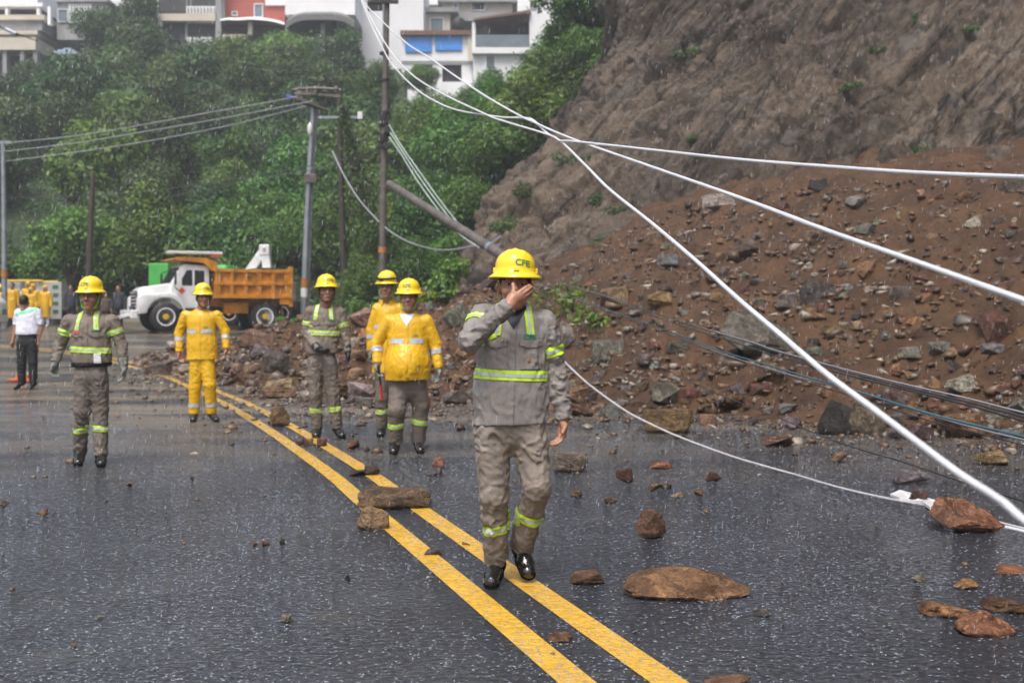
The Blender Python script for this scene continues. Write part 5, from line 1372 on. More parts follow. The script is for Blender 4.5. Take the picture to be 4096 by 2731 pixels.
for sg in (1, -1):
    arch = [(3.59+.66*math.cos(a), .55+.66*math.sin(a)) for a in np.linspace(math.radians(10), math.radians(168), 12)]
    poly = [(4.55, .62), (4.55, 1.20), (4.42, 1.34), (3.5, 1.40), (3.1, 1.30), (2.9, .95), (2.88, .68)]+arch[::-1]
    MB().prism(poly, sg*.70, sg*1.14).build('fender', M('white_paint'), t, smooth=True, bevel=.03)
    d_ = MB().prism([(2.12, .85), (2.12, 2.30), (2.88, 2.32), (3.06, 1.98), (3.06, .85)], sg*.975, sg*1.0).build('door', M('white_paint'), t, bevel=.01)
    f1 = MB().prism([(2.20, 1.66), (2.20, 2.20), (2.55, 2.22), (2.55, 1.66)], sg*.99, sg*1.008).build('side_window', M('glass_dark'), d_)
    f1 = MB().prism([(2.63, 1.66), (2.63, 2.22), (2.82, 2.22), (3.00, 1.90), (3.00, 1.66)], sg*.99, sg*1.008).build('side_window', M('glass_dark'), d_)
    MB().box((2.25, sg*1.02, 1.35), (.14, .03, .04)).build('handle', M('chrome'), d_)
    MB().prism([(2.88, 1.47), (3.0, 1.60), (3.12, 1.47), (3.0, 1.34)], sg*1.0, sg*1.012).build('hazard_diamond', M('hazard_red'), d_) if 'hazard_red' in MT else None
    MB().box((4.47, sg*.62+sg*.25, 1.02), (.08, .22, .26)).build('headlight', M('glass_dark'), t, bevel=.02)
    MB().tube([(3.15, sg*1.0, 1.5), (3.3, sg*1.25, 1.6), (3.3, sg*1.25, 2.15), (3.1, sg*1.0, 2.25)], .018, 6).box((3.28, sg*1.27, 1.9), (.05, .2, .42)).build('mirror', M('dark'), t)
    MB().box((-.62, sg*.95, .75), (.03, .5, .7)).build('mudflap', M('black_rubber'), t)
    MB().box((2.55, sg*1.0, .62), (.8, .3, .3)).build('step', M('dark'), t, bevel=.02)
ws = MB(); ws.add([(3.375, -.82, 1.76), (3.375, .82, 1.76), (3.075, .76, 2.33), (3.075, -.76, 2.33), (3.34, -.82, 1.75), (3.34, .82, 1.75), (3.04, .76, 2.32), (3.04, -.76, 2.32)],
                 [(0, 1, 2, 3), (7, 6, 5, 4), (0, 4, 5, 1), (1, 5, 6, 2), (2, 6, 7, 3), (3, 7, 4, 0)]); ws.build('windshield', M('glass_dark'), t)
gr_ = MB().box((4.505, 0, 1.15), (.03, 1.15, .62)).build('grille', M('dark'), t)
for i in range(5): MB().box((4.53, 0, .90+.125*i), (.03, 1.1, .045)).build('slat', M('dusty_white'), gr_)
MB().box((4.68, 0, .62), (.24, 2.3, .32)).build('bumper', M('white_paint'), t, bevel=.04)
MB().box((4.95, .5, .55), (.4, .9, .12), rot=(.1, .25, .2)).build('bent_guard', M('white_paint'), t, bevel=.02)
bd = MB().box((.46, 0, 1.26), (2.72, 2.2, .08)).box((1.80, 0, 1.85), (.06, 2.2, 1.25)).build('tipping_body', M('orange_paint'), t)
for sg in (1, -1):
    w_ = MB().box((.46, sg*1.12, 1.73), (2.72, .05, 1.02)).build('side_wall', M('orange_paint'), t)
    for i in range(6): MB().box((-.83+.516*i, sg*1.18, 1.73), (.13 if 0 < i < 5 else .17, .09, 1.0)).build('rib', M('orange_paint'), w_, bevel=.01)
    for z, h in ((2.22, .12), (1.75, .12), (1.27, .14)): MB().box((.46, sg*1.19, z), (2.86, .11, h)).build('rail', M('orange_paint'), w_, bevel=.01)
tg = MB().box((-.95, 0, 1.72), (.09, 2.3, 1.2)).box((-.98, 1.15, 1.65), (.16, .14, 1.5)).box((-.98, -1.15, 1.65), (.16, .14, 1.5)).box((-.80, 1.17, 1.10), (.5, .1, .24)).build('tailgate', M('orange_paint'), t, bevel=.01)
MB().prism([(1.75, 2.2), (1.75, 2.52), (2.15, 2.66), (3.15, 2.68), (3.35, 2.60), (3.15, 2.56), (2.25, 2.48), (1.95, 2.2)], -1.12, 1.12).build('cab_shield', M('orange_paint'), t, bevel=.015)
MB().box((-.3, 0, 2.28), (.9, 1.9, .16)).build('folded_tarp', M('dark'), t, bevel=.04)
ab = MB().box((2.5, .75, 2.86), (1.95, .5, .1)).build('arrow_board', M('white_paint'), t, bevel=.02)
MB().box((1.75, .75, 2.76), (.4, .46, .06)).build('lamp', M('hazard_red'), ab); MB().box((2.2, .75, 2.73), (.06, .06, .18)).box((3.1, .75, 2.75), (.06, .06, .14)).build('stand', M('dark'), ab)

# green truck and white boom behind it
g = vehicle(780, 47.5, math.pi, 'green_truck', 'bright green truck mostly hidden behind the dump truck cab', 'truck')
MB().box((1.19, 0, 1.36), (.8, 2.2, 2.2)).build('body', M('hoarding_green'), g, bevel=.03)
for i in range(4): MB().box((.88+.2*i, -1.13, 1.36), (.05, .06, 2.1)).build('rib', M('hoarding_green'), g)
MB().box((-.1, 0, 1.1), (1.8, 2.0, .8)).build('hood', M('hoarding_green'), g, bevel=.05)
c_ = MB().box((-1.28, 0, 1.3), (.66, 2.0, 2.2)).build('cab', M('hoarding_green'), g, bevel=.12)
MB().box((-1.3, -1.01, 1.9), (.5, .03, .35)).build('side_window', M('glass_dark'), c_)
l_ = MB().box((-1.2, -1.05, 2.27), (.42, .12, .13)).build('beacon_lamp', MT['beacon'], c_, bevel=.04)
for x in (1.0, -1.3):
    for sg in (1, -1): wheel(g, x, sg*.95, .48, .3, sg)
g = vehicle(1040, 46.5, math.pi, 'crane_truck', 'white truck with folded white boom rising behind the orange tipping body', 'truck')
MB().box((0, 0, 1.3), (2.6, 2.0, .9)).build('body', M('white_paint'), g, bevel=.04)
MB().box((0, 0, .8), (3.2, .8, .3)).build('chassis', M('dark'), g)
MB().box((-.05, 0, 2.0), (.7, .7, .6)).build('turret', M('white_paint'), g, bevel=.03)
b1 = MB().box((.22, -.1, 2.5), (.34, .32, 1.25), rot=(0, math.radians(-35), 0)).build('lower_boom', M('white_paint'), g, bevel=.03)
MB().box((-.26, -.1, 2.5), (.34, .34, 1.1), rot=(0, math.radians(6), 0)).build('upper_boom', M('white_paint'), g, bevel=.03)
MB().box((-.19, -.1, 3.05), (.42, .42, .44)).cyl((-.19, -.36, 3.12), (-.19, .2, 3.12), .06, 12).build('knuckle', M('white_paint'), g, bevel=.04)
MB().tube([(.62, -.32, 2.15), (.05, -.32, 3.05)], .05, 8).build('cylinder_ram', M('steel'), b1)
for x in (1.0, -1.1):
    for sg in (1, -1): wheel(g, x, sg*.9, .46, .3, sg)
g = vehicle(145, 47.2, 0, 'pickup_truck', 'white pickup with yellow rack standing behind the raincoat group', 'pickup')
MB().box((0, 0, .95), (2.1, 1.7, .7)).build('body', M('dusty_white'), g, bevel=.06)
MB().box((-.75, 0, 1.35), (.9, 1.5, .9), taper=.85).build('cab', M('dusty_white'), g, bevel=.08)
MB().box((.45, 0, 1.42), (1.1, 1.5, .5)).build('side_wall', M('dusty_white'), g)
MB().tube([(-1.0, -.8, 1.75), (.6, -.8, 1.75)], .05, 8).tube([(-1.0, .8, 1.75), (.6, .8, 1.75)], .05, 8).build('rack', M('truck_yellow'), g)
for x in (-.75, .75):
    for sg in (1, -1): wheel(g, x, sg*.8, .34, .22, sg)
g = vehicle(225, 46.0, 0, 'sign_board', 'white upright board with green squares beside the pickup', 'sign')
MB().box((0, 0, 1.0), (.45, .06, 1.5)).build('panel', M('dusty_white'), g, bevel=.01)
for i in range(4): MB().box((-.02, -.04, 1.55-.33*i), (.22, .02, .14)).build('green_square', M('dull_green'), g)
MB().box((-.18, .02, .13), (.04, .04, .3)).box((.18, .02, .13), (.04, .04, .3)).build('feet', M('steel'), g)
g = vehicle(-115, 41, math.radians(-8), 'white_van', 'white van whose rounded nose shows at the left edge', 'van')
MB().prism([(-2.6, .35), (-2.6, 1.9), (-1.2, 2.0), (.1, 1.92), (.62, 1.35), (.92, 1.12), (.98, .35)], -.85, .85).build('body', M('white_paint'), g, smooth=True, bevel=.12)
MB().prism([(-.9, 1.25), (-.9, 1.8), (0, 1.78), (.42, 1.28)], -.862, .862).build('side_window', M('glass_dark'), g)
MB().box((.96, -.5, .75), (.06, .34, .2)).box((.96, .5, .75), (.06, .34, .2)).build('headlights', M('chrome'), g, bevel=.02)
for x in (-1.9, .25):
    for sg in (1, -1): wheel(g, x, sg*.78, .33, .2, sg, rim='chrome', hub='chrome')
x, Y = (92-CX)/F*22.6, 22.6
cn = empty('traffic_cone', (x, Y, G(x, Y)), 'flat orange cone base on the road behind the police officer\'s legs', 'cone')
MB().box((0, 0, .02), (.46, .34, .04)).build('base', M('cone_orange'), cn, bevel=.01)
MB().lathe([(.15, .04), (.13, .12), (.02, .13)], (0, 0, 0), 20).build('body', M('cone_orange'), cn, smooth=True)

# ------------------------------------------------------------------ poles
def pole(name, pts, r, mat, label, cat='utility pole'):
    e = empty(name, tuple(Vector(pts[0])), label, cat); q = [Vector(p)-Vector(pts[0]) for p in pts]
    MB().tube(catmull(q, 4) if len(q) > 2 else q, list(np.linspace(r[0], r[1], (len(q)-1)*4+1)) if len(q) > 2 else list(r), 14).build('shaft', M(mat), e, smooth=True)
    return e
MT['pole_concrete'] = simple('rain_darkened_concrete', (.115, .10, .088), .45, 0, .45, 4, .4, 25)
MT['pole_wood'] = simple('dark_wet_wood', (.05, .038, .03), .6, 0, .45, 5, .4, 25)
def onp(e, P): return Vector(P)-Vector(e.location)
YP = 39.0
b0 = W(1529, 1250, YP); b0.z = .3
e = pole('utility_pole', [b0, W(1532, 900, YP), W(1540, 400, YP), W(1549, -40, YP)], (.145, .09), 'pole_concrete', 'tallest dark concrete pole rising above the workers with a crossarm at its top')
ca = MB().box(onp(e, W(1532, 8, YP-.15)), (1.05, .12, .12)).box(onp(e, W(1500, 30, YP-.1)), (.5, .16, .22)); ca.build('crossarm', M('dark'), e)
for px in (1505, 1530, 1562): MB().lathe([(.05, 0), (.08, .05), (.05, .1), (.08, .15), (.03, .2)], onp(e, W(px, 0, YP-.15)), 12).build('insulator', M('glass_dark'), e, smooth=True)
for py, s_ in ((215, .13), (322, .125), (452, .15), (500, .16), (542, .16), (590, .15)):
    MB().cyl(onp(e, W(1537, py+5, YP)), onp(e, W(1537, py-5, YP)), s_+.03, 12).build('clamp', M('dark'), e)
for i, (px, py) in enumerate(((1528, 470), (1552, 520), (1524, 556), (1548, 585))): MB().box(onp(e, W(px, py, YP-.2)), (.2, .16, .26), rot=(0, .3*i, .2)).build('connector_box', M('dark'), e, bevel=.02)
MB().cyl(onp(e, W(1530, 1012, YP)), onp(e, W(1531, 988, YP)), .150, 14).build('orange_ring', M('ring_orange'), e)
pa, pb = W(1556, 735, YP-.45), W(2300, 1205, 30.0)
e = pole('fallen_pole', [pa, pa.lerp(pb, .5), pb], (.13, .165), 'pole_concrete', 'toppled concrete pole leaning down from the tallest pole into the landslide')
MB().cyl(onp(e, pa.lerp(pb, .600)), onp(e, pa.lerp(pb, .612)), .165, 14).box(onp(e, pa.lerp(pb, .606)+Vector((.1, 0, .2))), (.5, .1, .06), rot=(0, -.6, 0)).build('steel_clamp', M('steel'), e)
Y2 = 44.5; b0 = W(1213, 1275, Y2); b0.z = G(0, Y2)
e = pole('street_light_pole', [b0, W(1232, 800, Y2), W(1255, 420, Y2)], (.13, .10), 'steel', 'grey steel street light pole with an orange ring near its foot', 'street light')
MB().tube([onp(e, W(1229, 1270, Y2+.12)), onp(e, W(1246, 800, Y2+.12)), onp(e, W(1268, 420, Y2+.12))], .06, 10).build('conduit', M('steel'), e, smooth=True)
MB().cyl(onp(e, W(1219, 1150, Y2)), onp(e, W(1220, 1112, Y2)), .137, 14).build('orange_ring', M('ring_orange'), e)
MB().cyl(onp(e, W(1217, 1188, Y2)), onp(e, W(1218, 1152, Y2)), .136, 14).build('white_ring', M('white_paint'), e)
MB().tube([onp(e, W(1152, 386, Y2-.4)), onp(e, W(1200, 402, Y2-.3)), onp(e, W(1320, 447, Y2-.1))], [.07, .12, .06], 8).build('lamp_arm', M('pole_wood'), e)
MB().box(onp(e, W(1160, 390, Y2-.4)), (.28, .2, .1), rot=(0, .3, 0)).build('lamp_head', M('blue_cap'), e, bevel=.02)
MB().tube([onp(e, W(1170, 360, Y2)), onp(e, W(1260, 352, Y2)), onp(e, W(1360, 358, Y2))], .05, 8).box(onp(e, W(1225, 375, Y2)), (.8, .2, .12)).box(onp(e, W(1320, 384, Y2)), (.9, .2, .10), rot=(0, .1, 0)).build('crossarm', M('pole_concrete'), e)
for px in (1200, 1228, 1262, 1300, 1345): MB().lathe([(.05, 0), (.09, .05), (.05, .1), (.09, .15), (.05, .2), (.03, .3)], onp(e, W(px, 372, Y2)), 10).build('insulator', M('pole_concrete'), e, smooth=True)
MB().lathe([(.02, .1), (.09, 0), (.11, -.2), (.07, -.35), (0, -.38)], onp(e, W(1240, 500, Y2-.2)), 12).build('meter_globe', M('white_paint'), e, smooth=True)
MB().box(onp(e, W(1243, 715, Y2-.1)), (.5, .25, .35)).build('junction_box', M('pole_concrete'), e, bevel=.02)
Y3 = 47.5; b0 = W(1382, 1250, Y3); b0.z = G(0, Y3)
e = pole('wooden_pole', [b0, W(1366, 800, Y3), W(1357, 372, Y3)], (.14, .11), 'pole_wood', 'dark wooden pole wrapped in vines between the street light and the tallest pole')
MB().box(onp(e, W(1360, 470, Y3-.15)), (1.9, .1, .1)).build('crossarm', M('steel'), e)
MB().box(onp(e, W(1440, 462, Y3-.15)), (.2, .12, .3)).build('insulator_block', M('white_paint'), e)
rs = np.random.RandomState(71); P_ = []
for i in range(2600):
    t_ = rs.uniform(0, 1); base = W(1372+115*t_**1.2, 430+460*t_, Y3-.4); P_.append(np.array(base)+rs.normal(size=3)*np.array([.16, .2, .22])*(.6+t_*1.4))
V_, F_ = leaves(np.array(P_)-np.array(e.location), np.tile([0, -.6, .3], (len(P_), 1)), .085, rs); obj('vine', mesh_data('vine', V_, F_, [MT['leaf']]), e)
Y4 = 43.5; b0 = W(18, 1300, Y4); b0.z = G(0, Y4)
e = pole('street_light_pole', [b0, W(16, 900, Y4), W(12, 572, Y4)], (.11, .08), 'steel', 'thin steel pole with orange ring at the far left edge', 'utility pole')
MB().cyl(onp(e, W(17, 1108, Y4)), onp(e, W(17, 1080, Y4)), .125, 14).build('orange_ring', M('ring_orange'), e)
MB().box(onp(e, W(0, 570, Y4)), (.9, .1, .1)).build('crossarm', M('steel'), e)
Y5 = 47; b0 = W(350, 1290, Y5); b0.z = G(0, Y5)
e = pole('wooden_pole', [b0, W(358, 1000, Y5), W(368, 800, Y5), W(374, 690, Y5)], (.15, .08), 'pole_wood', 'slender dark trunk-like pole standing before the left part of the wood')
Y6 = 60; e = pole('lamp_arm', [W(-60, 80, Y6), W(40, 125, Y6), W(150, 165, Y6)], (.05, .03), 'dark', 'dark street lamp arm reaching in at the upper left edge', 'lamp arm')
MB().box(onp(e, W(45, 128, Y6)), (.7, .3, .18), rot=(0, .45, 0)).build('lamp_head', M('steel'), e, bevel=.05)

# ------------------------------------------------------------------ cables
def cable(name, pts, r, mat, label, lobes=0, n=8, cat='cable', smooth=True, seg=8):
    P = [W(p[0], p[1], p[2]) for p in pts]; P = catmull(P, seg)
    mb = MB().tube([p-P[0] for p in P], r, n, lobes=lobes, lobe_amp=.22, pitch=1.1)
    o = mb.build(name, M(mat), loc=P[0], smooth=smooth); return tag(o, label, cat)
def invy(pts, ya, yb):
    """distance along a cable that runs towards the viewer: even in 1/Y along its length in the picture"""
    L = [0]
    for a, b in zip(pts, pts[1:]): L.append(L[-1]+math.hypot(a[0]-b[0], a[1]-b[1]))
    return [(p[0], p[1], 1/((1-l/L[-1])/ya+(l/L[-1])/yb)) for p, l in zip(pts, L)]
m = N('white_wet_rope'); b = m.bump(m.noise(120, 2), .4, .002); MT['rope'] = m.set(m.mix(m.noise(9, 4), (.46, .47, .50), (.68, .70, .74)), .5, normal=b)
MT['wire_dark'] = simple('black_cable_sheath', (.03, .03, .036), .3, 0, .3, 10); MT['wire_grey'] = simple('grey_cable_sheath', (.27, .28, .31), .35, 0, .2, 10)
MT['wire_teal'] = simple('teal_cable_sheath', (.045, .13, .17), .3, 0, .5, 1.2); MT['wire_glass'] = simple('pale_green_cable', (.36, .46, .43), .3, 0, .3, 3)
UA = invy([(1440, -80), (1455, 12), (1544, 179), (1633, 286), (1746, 363), (1943, 458), (2014, 485), (2193, 539), (2240, 563), (2281, 565)], 19, 8.6)
RA = invy([(2281, 565), (2450, 583), (2612, 601), (2960, 639), (3309, 667), (3657, 691), (4096, 709), (4500, 722)], 8.6, 3.3)
cable('rope', UA+RA[1:], .0082, 'rope', 'upper of the three thick white ropes, running nearly level to the right edge', lobes=7, n=28, cat='rope', seg=10)
UB = invy([(1440, -80), (1455, 6), (1538, 95), (1633, 179), (1717, 232), (1836, 315), (1955, 393), (2086, 467), (2133, 488), (2193, 516), (2316, 566)], 19, 8.5)
RB = invy([(2316, 566), (2612, 670), (2960, 792), (3309, 923), (3657, 1045), (4096, 1202), (4500, 1345)], 8.5, 2.5)
cable('rope', UB+RB[1:], .0082, 'rope', 'middle of the three thick white ropes, sloping down across the landslide', lobes=7, n=28, cat='rope', seg=10)
UC = invy([(1436, -80), (1449, 12), (1538, 208), (1598, 292), (1681, 369), (1764, 417), (1836, 443), (1943, 461), (2014, 470), (2103, 473), (2133, 482), (2163, 509), (2193, 536), (2250, 572)], 19, 8.8)
RC = invy([(2250, 572), (2345, 665), (2438, 758), (2612, 897), (2786, 1045), (2960, 1202), (3135, 1350), (3309, 1498), (3483, 1628), (3657, 1759), (3831, 1890), (4005, 2003), (4096, 2081), (4400, 2310)], 8.8, 2.0)
cable('rope', UC+RC[1:], .0082, 'rope', 'steepest and nearest thick white rope, dropping to the lower right', lobes=7, n=28, cat='rope', seg=10)
gp = [(2236, 1420, 12.4), (2256, 1445, 12), (2353, 1535, 11.6), (2486, 1632, 11.2), (2567, 1678, 11.0), (2710, 1744, 10.7), (2914, 1820, 10.4), (3067, 1866, 10.1)]
for px, py in ((3182, 1902), (3355, 1953), (3534, 1994), (3712, 2027), (3880, 2066), (3990, 2092), (4096, 2118), (4300, 2165)): gp.append((px, py-4, gh(px, py).y))
cable('rope', gp, .010, 'rope_grey', 'thin grey white rope sagging to the road and lying along it', lobes=7, n=14, cat='rope')
gp = [(px, py, gh(px, py+3).y) for px, py in ((3960, 2098), (4040, 2112), (4110, 2128), (4300, 2170))]
cable('rope', gp, .012, 'rope', 'short second white rope end beside the ochre wedge rock', lobes=7, n=14, cat='rope')
a_ = [(2110, 1075), (2200, 1110), (2404, 1176), (2608, 1248), (2812, 1314), (3016, 1375), (3100, 1405), (3355, 1478), (3610, 1545), (3865, 1606), (4095, 1667), (4400, 1740)]
cable('cable', invy(a_, 29, 4.2), .0055, 'wire_dark', 'black cable, upper strand of the higher bundle over the landslide')
cable('cable', invy([(x, y+14+4*math.sin(x/210)) for x, y in a_], 29, 4.3), .0055, 'wire_dark', 'black cable, lower strand of the higher bundle over the landslide')
cable('cable', invy([(x, y+7-(x-2100)*.012) for x, y in a_], 29, 4.3), .0045, 'wire_grey', 'grey cable twisted into the higher bundle over the landslide')
b_ = [(2120, 1100), (2200, 1141), (2404, 1228), (2608, 1299), (2863, 1396), (3100, 1468), (3253, 1514), (3431, 1565), (3712, 1652), (3916, 1703), (4095, 1746), (4400, 1830)]
cable('cable', invy(b_, 29, 4.3), .0060, 'wire_teal', 'teal blue cable of the lower bundle over the landslide')
cable('cable', invy([(x, y+7+6*math.sin(x/150)) for x, y in b_], 29, 4.3), .0048, 'wire_grey', 'grey cable twisted round the teal one')
cable('cable', invy([(x, y+6+(x-2100)*.014) for x, y in b_], 29, 4.4), .0035, 'wire_dark', 'thin dark wire just beneath the teal cable')
c_ = [(2130, 1130), (2251, 1233), (2353, 1300), (2506, 1396), (2761, 1524), (2950, 1606), (3100, 1665), (3355, 1769), (3610, 1846), (3865, 1932), (4095, 2004), (4400, 2100)]
cable('cable', invy(c_, 28, 5.0), .0050, 'wire_dark', 'lowest thin dark cable crossing the foot of the landslide')
cable('cable', [(x, y, Y) for x, y, Y in ((1330, 605, 41), (1370, 690, 40.5), (1430, 790, 40), (1500, 870, 39.6), (1560, 925, 38.6), (1640, 970, 38), (1740, 998, 37.5), (1820, 998, 37), (1895, 985, 36.5), (1915, 990, 36.3), (1940, 1030, 36), (1972, 1085, 35.5))], .028, 'wire_grey', 'loose grey cable looping from the vines down to the fallen pole')
for i, (dx, lab) in enumerate(((0, 'upper'), (14, 'middle'), (30, 'lower'))):
    cable('cable', [(1556, 500+dx*1.6, 38.8), (1600+dx*.2, 575+dx*1.5, 38.4), (1680-dx*.3, 690+dx*1.2, 37.8), (1770-dx*.4, 815+dx, 37), (1850-dx*.4, 915+dx*.7, 36), (1905, 985, 35.7)], .022, 'wire_glass', lab+' of three pale cables hanging from the tallest pole to the fallen pole')
for i, (pts, lab) in enumerate((([(-40, 577), (200, 556), (417, 527), (833, 452), (1161, 393), (1200, 372)], 'highest overhead wire across the wooded hillside'),
                                ([(-40, 613), (300, 573), (595, 524), (900, 472), (1250, 405)], 'second overhead wire across the wooded hillside'),
                                ([(-40, 653), (330, 606), (655, 554), (950, 495), (1225, 425)], 'third overhead wire across the wooded hillside'),
                                ([(-40, 793), (300, 785), (600, 765), (1000, 705), (1360, 640), (1530, 600)], 'low slack wire crossing the wooded hillside to the tallest pole'),
                                ([(620, 800), (900, 745), (1250, 680), (1400, 650), (1530, 606)], 'faint low wire meeting the tallest pole'))):
    cable('overhead_wire', [(x, y, 44-.5*(k == len(pts)-1)) for k, (x, y) in enumerate(pts)], .02 if i < 3 else .014, 'wire_grey' if i < 3 else 'wire_dark', lab, cat='wire')
# torn white plastic strip under the rope
a0 = [(3560, 1990), (3600, 1978), (3660, 1984), (3712, 2006), (3760, 2026), (3800, 2050), (3720, 2044), (3690, 2024), (3640, 2010), (3600, 2006)]
vs = [gh(*p) for p in a0]; n_ = len(vs); V_ = [(v.x, v.y, .012) for v in vs]+[(v.x, v.y, .03+.012*math.sin(i*2.1)) for i, v in enumerate(vs)]
st_ = MB().add(V_, [tuple(range(n_))[::-1], tuple(range(n_, 2*n_))]+[(i, (i+1) % n_, (i+1) % n_+n_, i+n_) for i in range(n_)]); tag(st_.build('plastic_strip', M('white_paint')), 'torn white plastic strip lying under the thin rope on the road', 'plastic strip')

# ------------------------------------------------------------------ houses along the ridge
MT['wall_white'] = simple('white_stained_render', (.80, .81, .83), .7, 0, .10, .25, .1, 6); MT['wall_grey'] = simple('grey_bare_render', (.30, .30, .31), .8, 0, .3, .4, .2, 6)
MT['wall_cream'] = simple('cream_render', (.55, .50, .42), .75, 0, .2, .4, .1, 6); MT['brick_red'] = simple('red_painted_wall', (.36, .085, .06), .7, 0, .15, .6, .1, 8)
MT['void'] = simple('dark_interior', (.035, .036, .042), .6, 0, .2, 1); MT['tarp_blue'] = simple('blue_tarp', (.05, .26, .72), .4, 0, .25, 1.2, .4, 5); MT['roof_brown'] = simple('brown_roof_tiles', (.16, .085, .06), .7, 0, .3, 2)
MT['pane'] = simple('rain_grey_glass', (.16, .2, .24), .1, 0, .2, 1)
def house(Y, label, group=None): return empty('house', (0, Y, 0), label, 'house', group)
def hbox(h, name, x0, y0, x1, y1, mat, dep=6.0, off=0.0, dy=0.0, bevel=0, parent=None):
    """a block whose front face spans those photo pixels; off = metres the face stands proud of the house front"""
    Yf = h.location.y-off+dy; a, b = W(x0, y1, Yf), W(x1, y0, Yf)
    mb = MB().box(((a.x+b.x)/2, Yf+dep/2-h.location.y, (a.z+b.z)/2), (b.x-a.x, dep, b.z-a.z)); return mb.build(name, M(mat), parent or h, bevel=bevel)
def win(h, x0, y0, x1, y1, glass='void', frame='wall_white', wall_off=0.0, t=3.0, name='window'):
    """reveal frame standing proud, pane set behind it, crossbar"""
    Yf = h.location.y-wall_off-.06; a, b = W(x0, y1, Yf), W(x1, y0, Yf); cy = Yf-h.location.y; T = t/F*Yf
    mb = MB().box(((a.x+b.x)/2, cy, b.z-T/2), (b.x-a.x, .14, T)).box(((a.x+b.x)/2, cy, a.z+T/2), (b.x-a.x, .2, T)).box((a.x+T/2, cy, (a.z+b.z)/2), (T, .14, b.z-a.z-2*T)).box((b.x-T/2, cy, (a.z+b.z)/2), (T, .14, b.z-a.z-2*T))
    f = mb.build(name, M(frame), h)
    MB().box(((a.x+b.x)/2, cy+.05, (a.z+b.z)/2), (b.x-a.x-2*T, .03, b.z-a.z-2*T)).build('pane', M(glass), f); return f
# far left: arcaded white house on stilts
h = house(104, 'white house with arched terrace and grey retaining wall at the top left corner')
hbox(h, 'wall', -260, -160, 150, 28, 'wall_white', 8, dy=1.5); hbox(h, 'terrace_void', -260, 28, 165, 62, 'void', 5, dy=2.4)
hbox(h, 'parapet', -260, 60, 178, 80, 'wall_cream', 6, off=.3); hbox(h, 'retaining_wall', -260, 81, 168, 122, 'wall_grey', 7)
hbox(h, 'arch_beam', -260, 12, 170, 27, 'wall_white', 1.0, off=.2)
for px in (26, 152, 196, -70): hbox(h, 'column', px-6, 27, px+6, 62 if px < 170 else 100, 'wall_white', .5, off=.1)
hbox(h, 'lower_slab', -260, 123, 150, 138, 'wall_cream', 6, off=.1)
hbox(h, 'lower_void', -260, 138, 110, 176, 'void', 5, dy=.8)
h = house(99, 'weathered concrete stilt structure under the arcaded house')
hbox(h, 'slab', -260, 150, 142, 200, 'wall_cream', 4, off=.2); hbox(h, 'back_wall', -260, 200, 150, 420, 'wall_grey', 3, dy=2.0)
for px in (18, 88, 140, -60): hbox(h, 'pillar', px-8, 201, px+8, 420, 'wall_grey', .7)
hbox(h, 'dark_opening', 30, 215, 78, 330, 'void', .2, dy=1.95)
h = house(106, 'grey house with a white lattice window')
hbox(h, 'wall', 228, 0, 425, 160, 'wall_grey', 6); hbox(h, 'roof_slab', 222, -6, 430, 8, 'wall_grey', 6.6, off=.3)
f = win(h, 275, 18, 366, 92, 'pane', 'wall_white', t=3)
for i in range(8): hbox(h, 'lattice_bar', 279+i*11, 22, 282+i*11, 88, 'wall_white', .08, off=.14, parent=f)
for i in range(6): hbox(h, 'lattice_bar', 279, 27+i*11, 363, 30+i*11, 'wall_white', .06, off=.16, parent=f)
win(h, 232, 38, 272, 90, 'pane', 'wall_white', t=2)
h = house(118, 'pale block with small blue windows behind the arcaded house')
hbox(h, 'wall', 150, -200, 640, 30, 'wall_white', 8); win(h, 222, -8, 236, 12, 'pane'); win(h, 240, -8, 252, 12, 'pane'); win(h, 520, -60, 560, -10, 'pane')
h = house(104, 'dark fronted house with stacked balconies and white parapet')
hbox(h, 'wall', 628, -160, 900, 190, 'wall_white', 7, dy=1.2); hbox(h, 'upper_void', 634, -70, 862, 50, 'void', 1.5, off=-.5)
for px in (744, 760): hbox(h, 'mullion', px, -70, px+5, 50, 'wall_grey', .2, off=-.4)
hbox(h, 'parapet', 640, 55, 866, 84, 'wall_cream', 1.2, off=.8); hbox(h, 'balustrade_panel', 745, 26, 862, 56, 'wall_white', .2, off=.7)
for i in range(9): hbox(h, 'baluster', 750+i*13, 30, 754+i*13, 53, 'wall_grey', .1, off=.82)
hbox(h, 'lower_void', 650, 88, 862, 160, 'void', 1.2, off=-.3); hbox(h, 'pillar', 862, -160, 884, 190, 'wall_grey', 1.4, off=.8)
hbox(h, 'post', 740, 88, 748, 160, 'wall_grey', .3, off=.1); hbox(h, 'lower_wall', 748, 150, 850, 182, 'wall_white', 1, off=.5)
h = house(105, 'red walled house with a wavy white awning')
hbox(h, 'wall', 893, -120, 1140, 110, 'brick_red', 6); hbox(h, 'roof_slab', 1060, -40, 1150, 22, 'wall_white', 6.5, off=.25, bevel=.05)
win(h, 1016, 16, 1052, 72, 'pane', t=3); win(h, 927, 46, 950, 64, 'pane', t=2)
hbox(h, 'lower_void', 893, 104, 1140, 172, 'void', 2, off=.2); hbox(h, 'post', 992, 90, 1008, 140, 'wall_cream', .4, off=2.0); hbox(h, 'low_wall', 890, 138, 980, 165, 'wall_cream', .5, off=2.0)
aw = MB(); n_ = 14; V_ = []; Fq = []
for i in range(n_+1):
    u = i/n_; py = 72+10*math.sin(u*6)*.6+30*max(0, u-.45)*1.6
    if u < .12: py += 8*(1-u/.12)
    for (yy_, dz) in ((102.4, 0), (105, -6), (105, -2), (102.4, 5)):
        q = W(880+u*258, py+dz, yy_); V_.append((q.x, q.y-105, q.z))
for i in range(n_):
    for k in range(4): Fq.append((i*4+k, i*4+(k+1) % 4, (i+1)*4+(k+1) % 4, (i+1)*4+k))
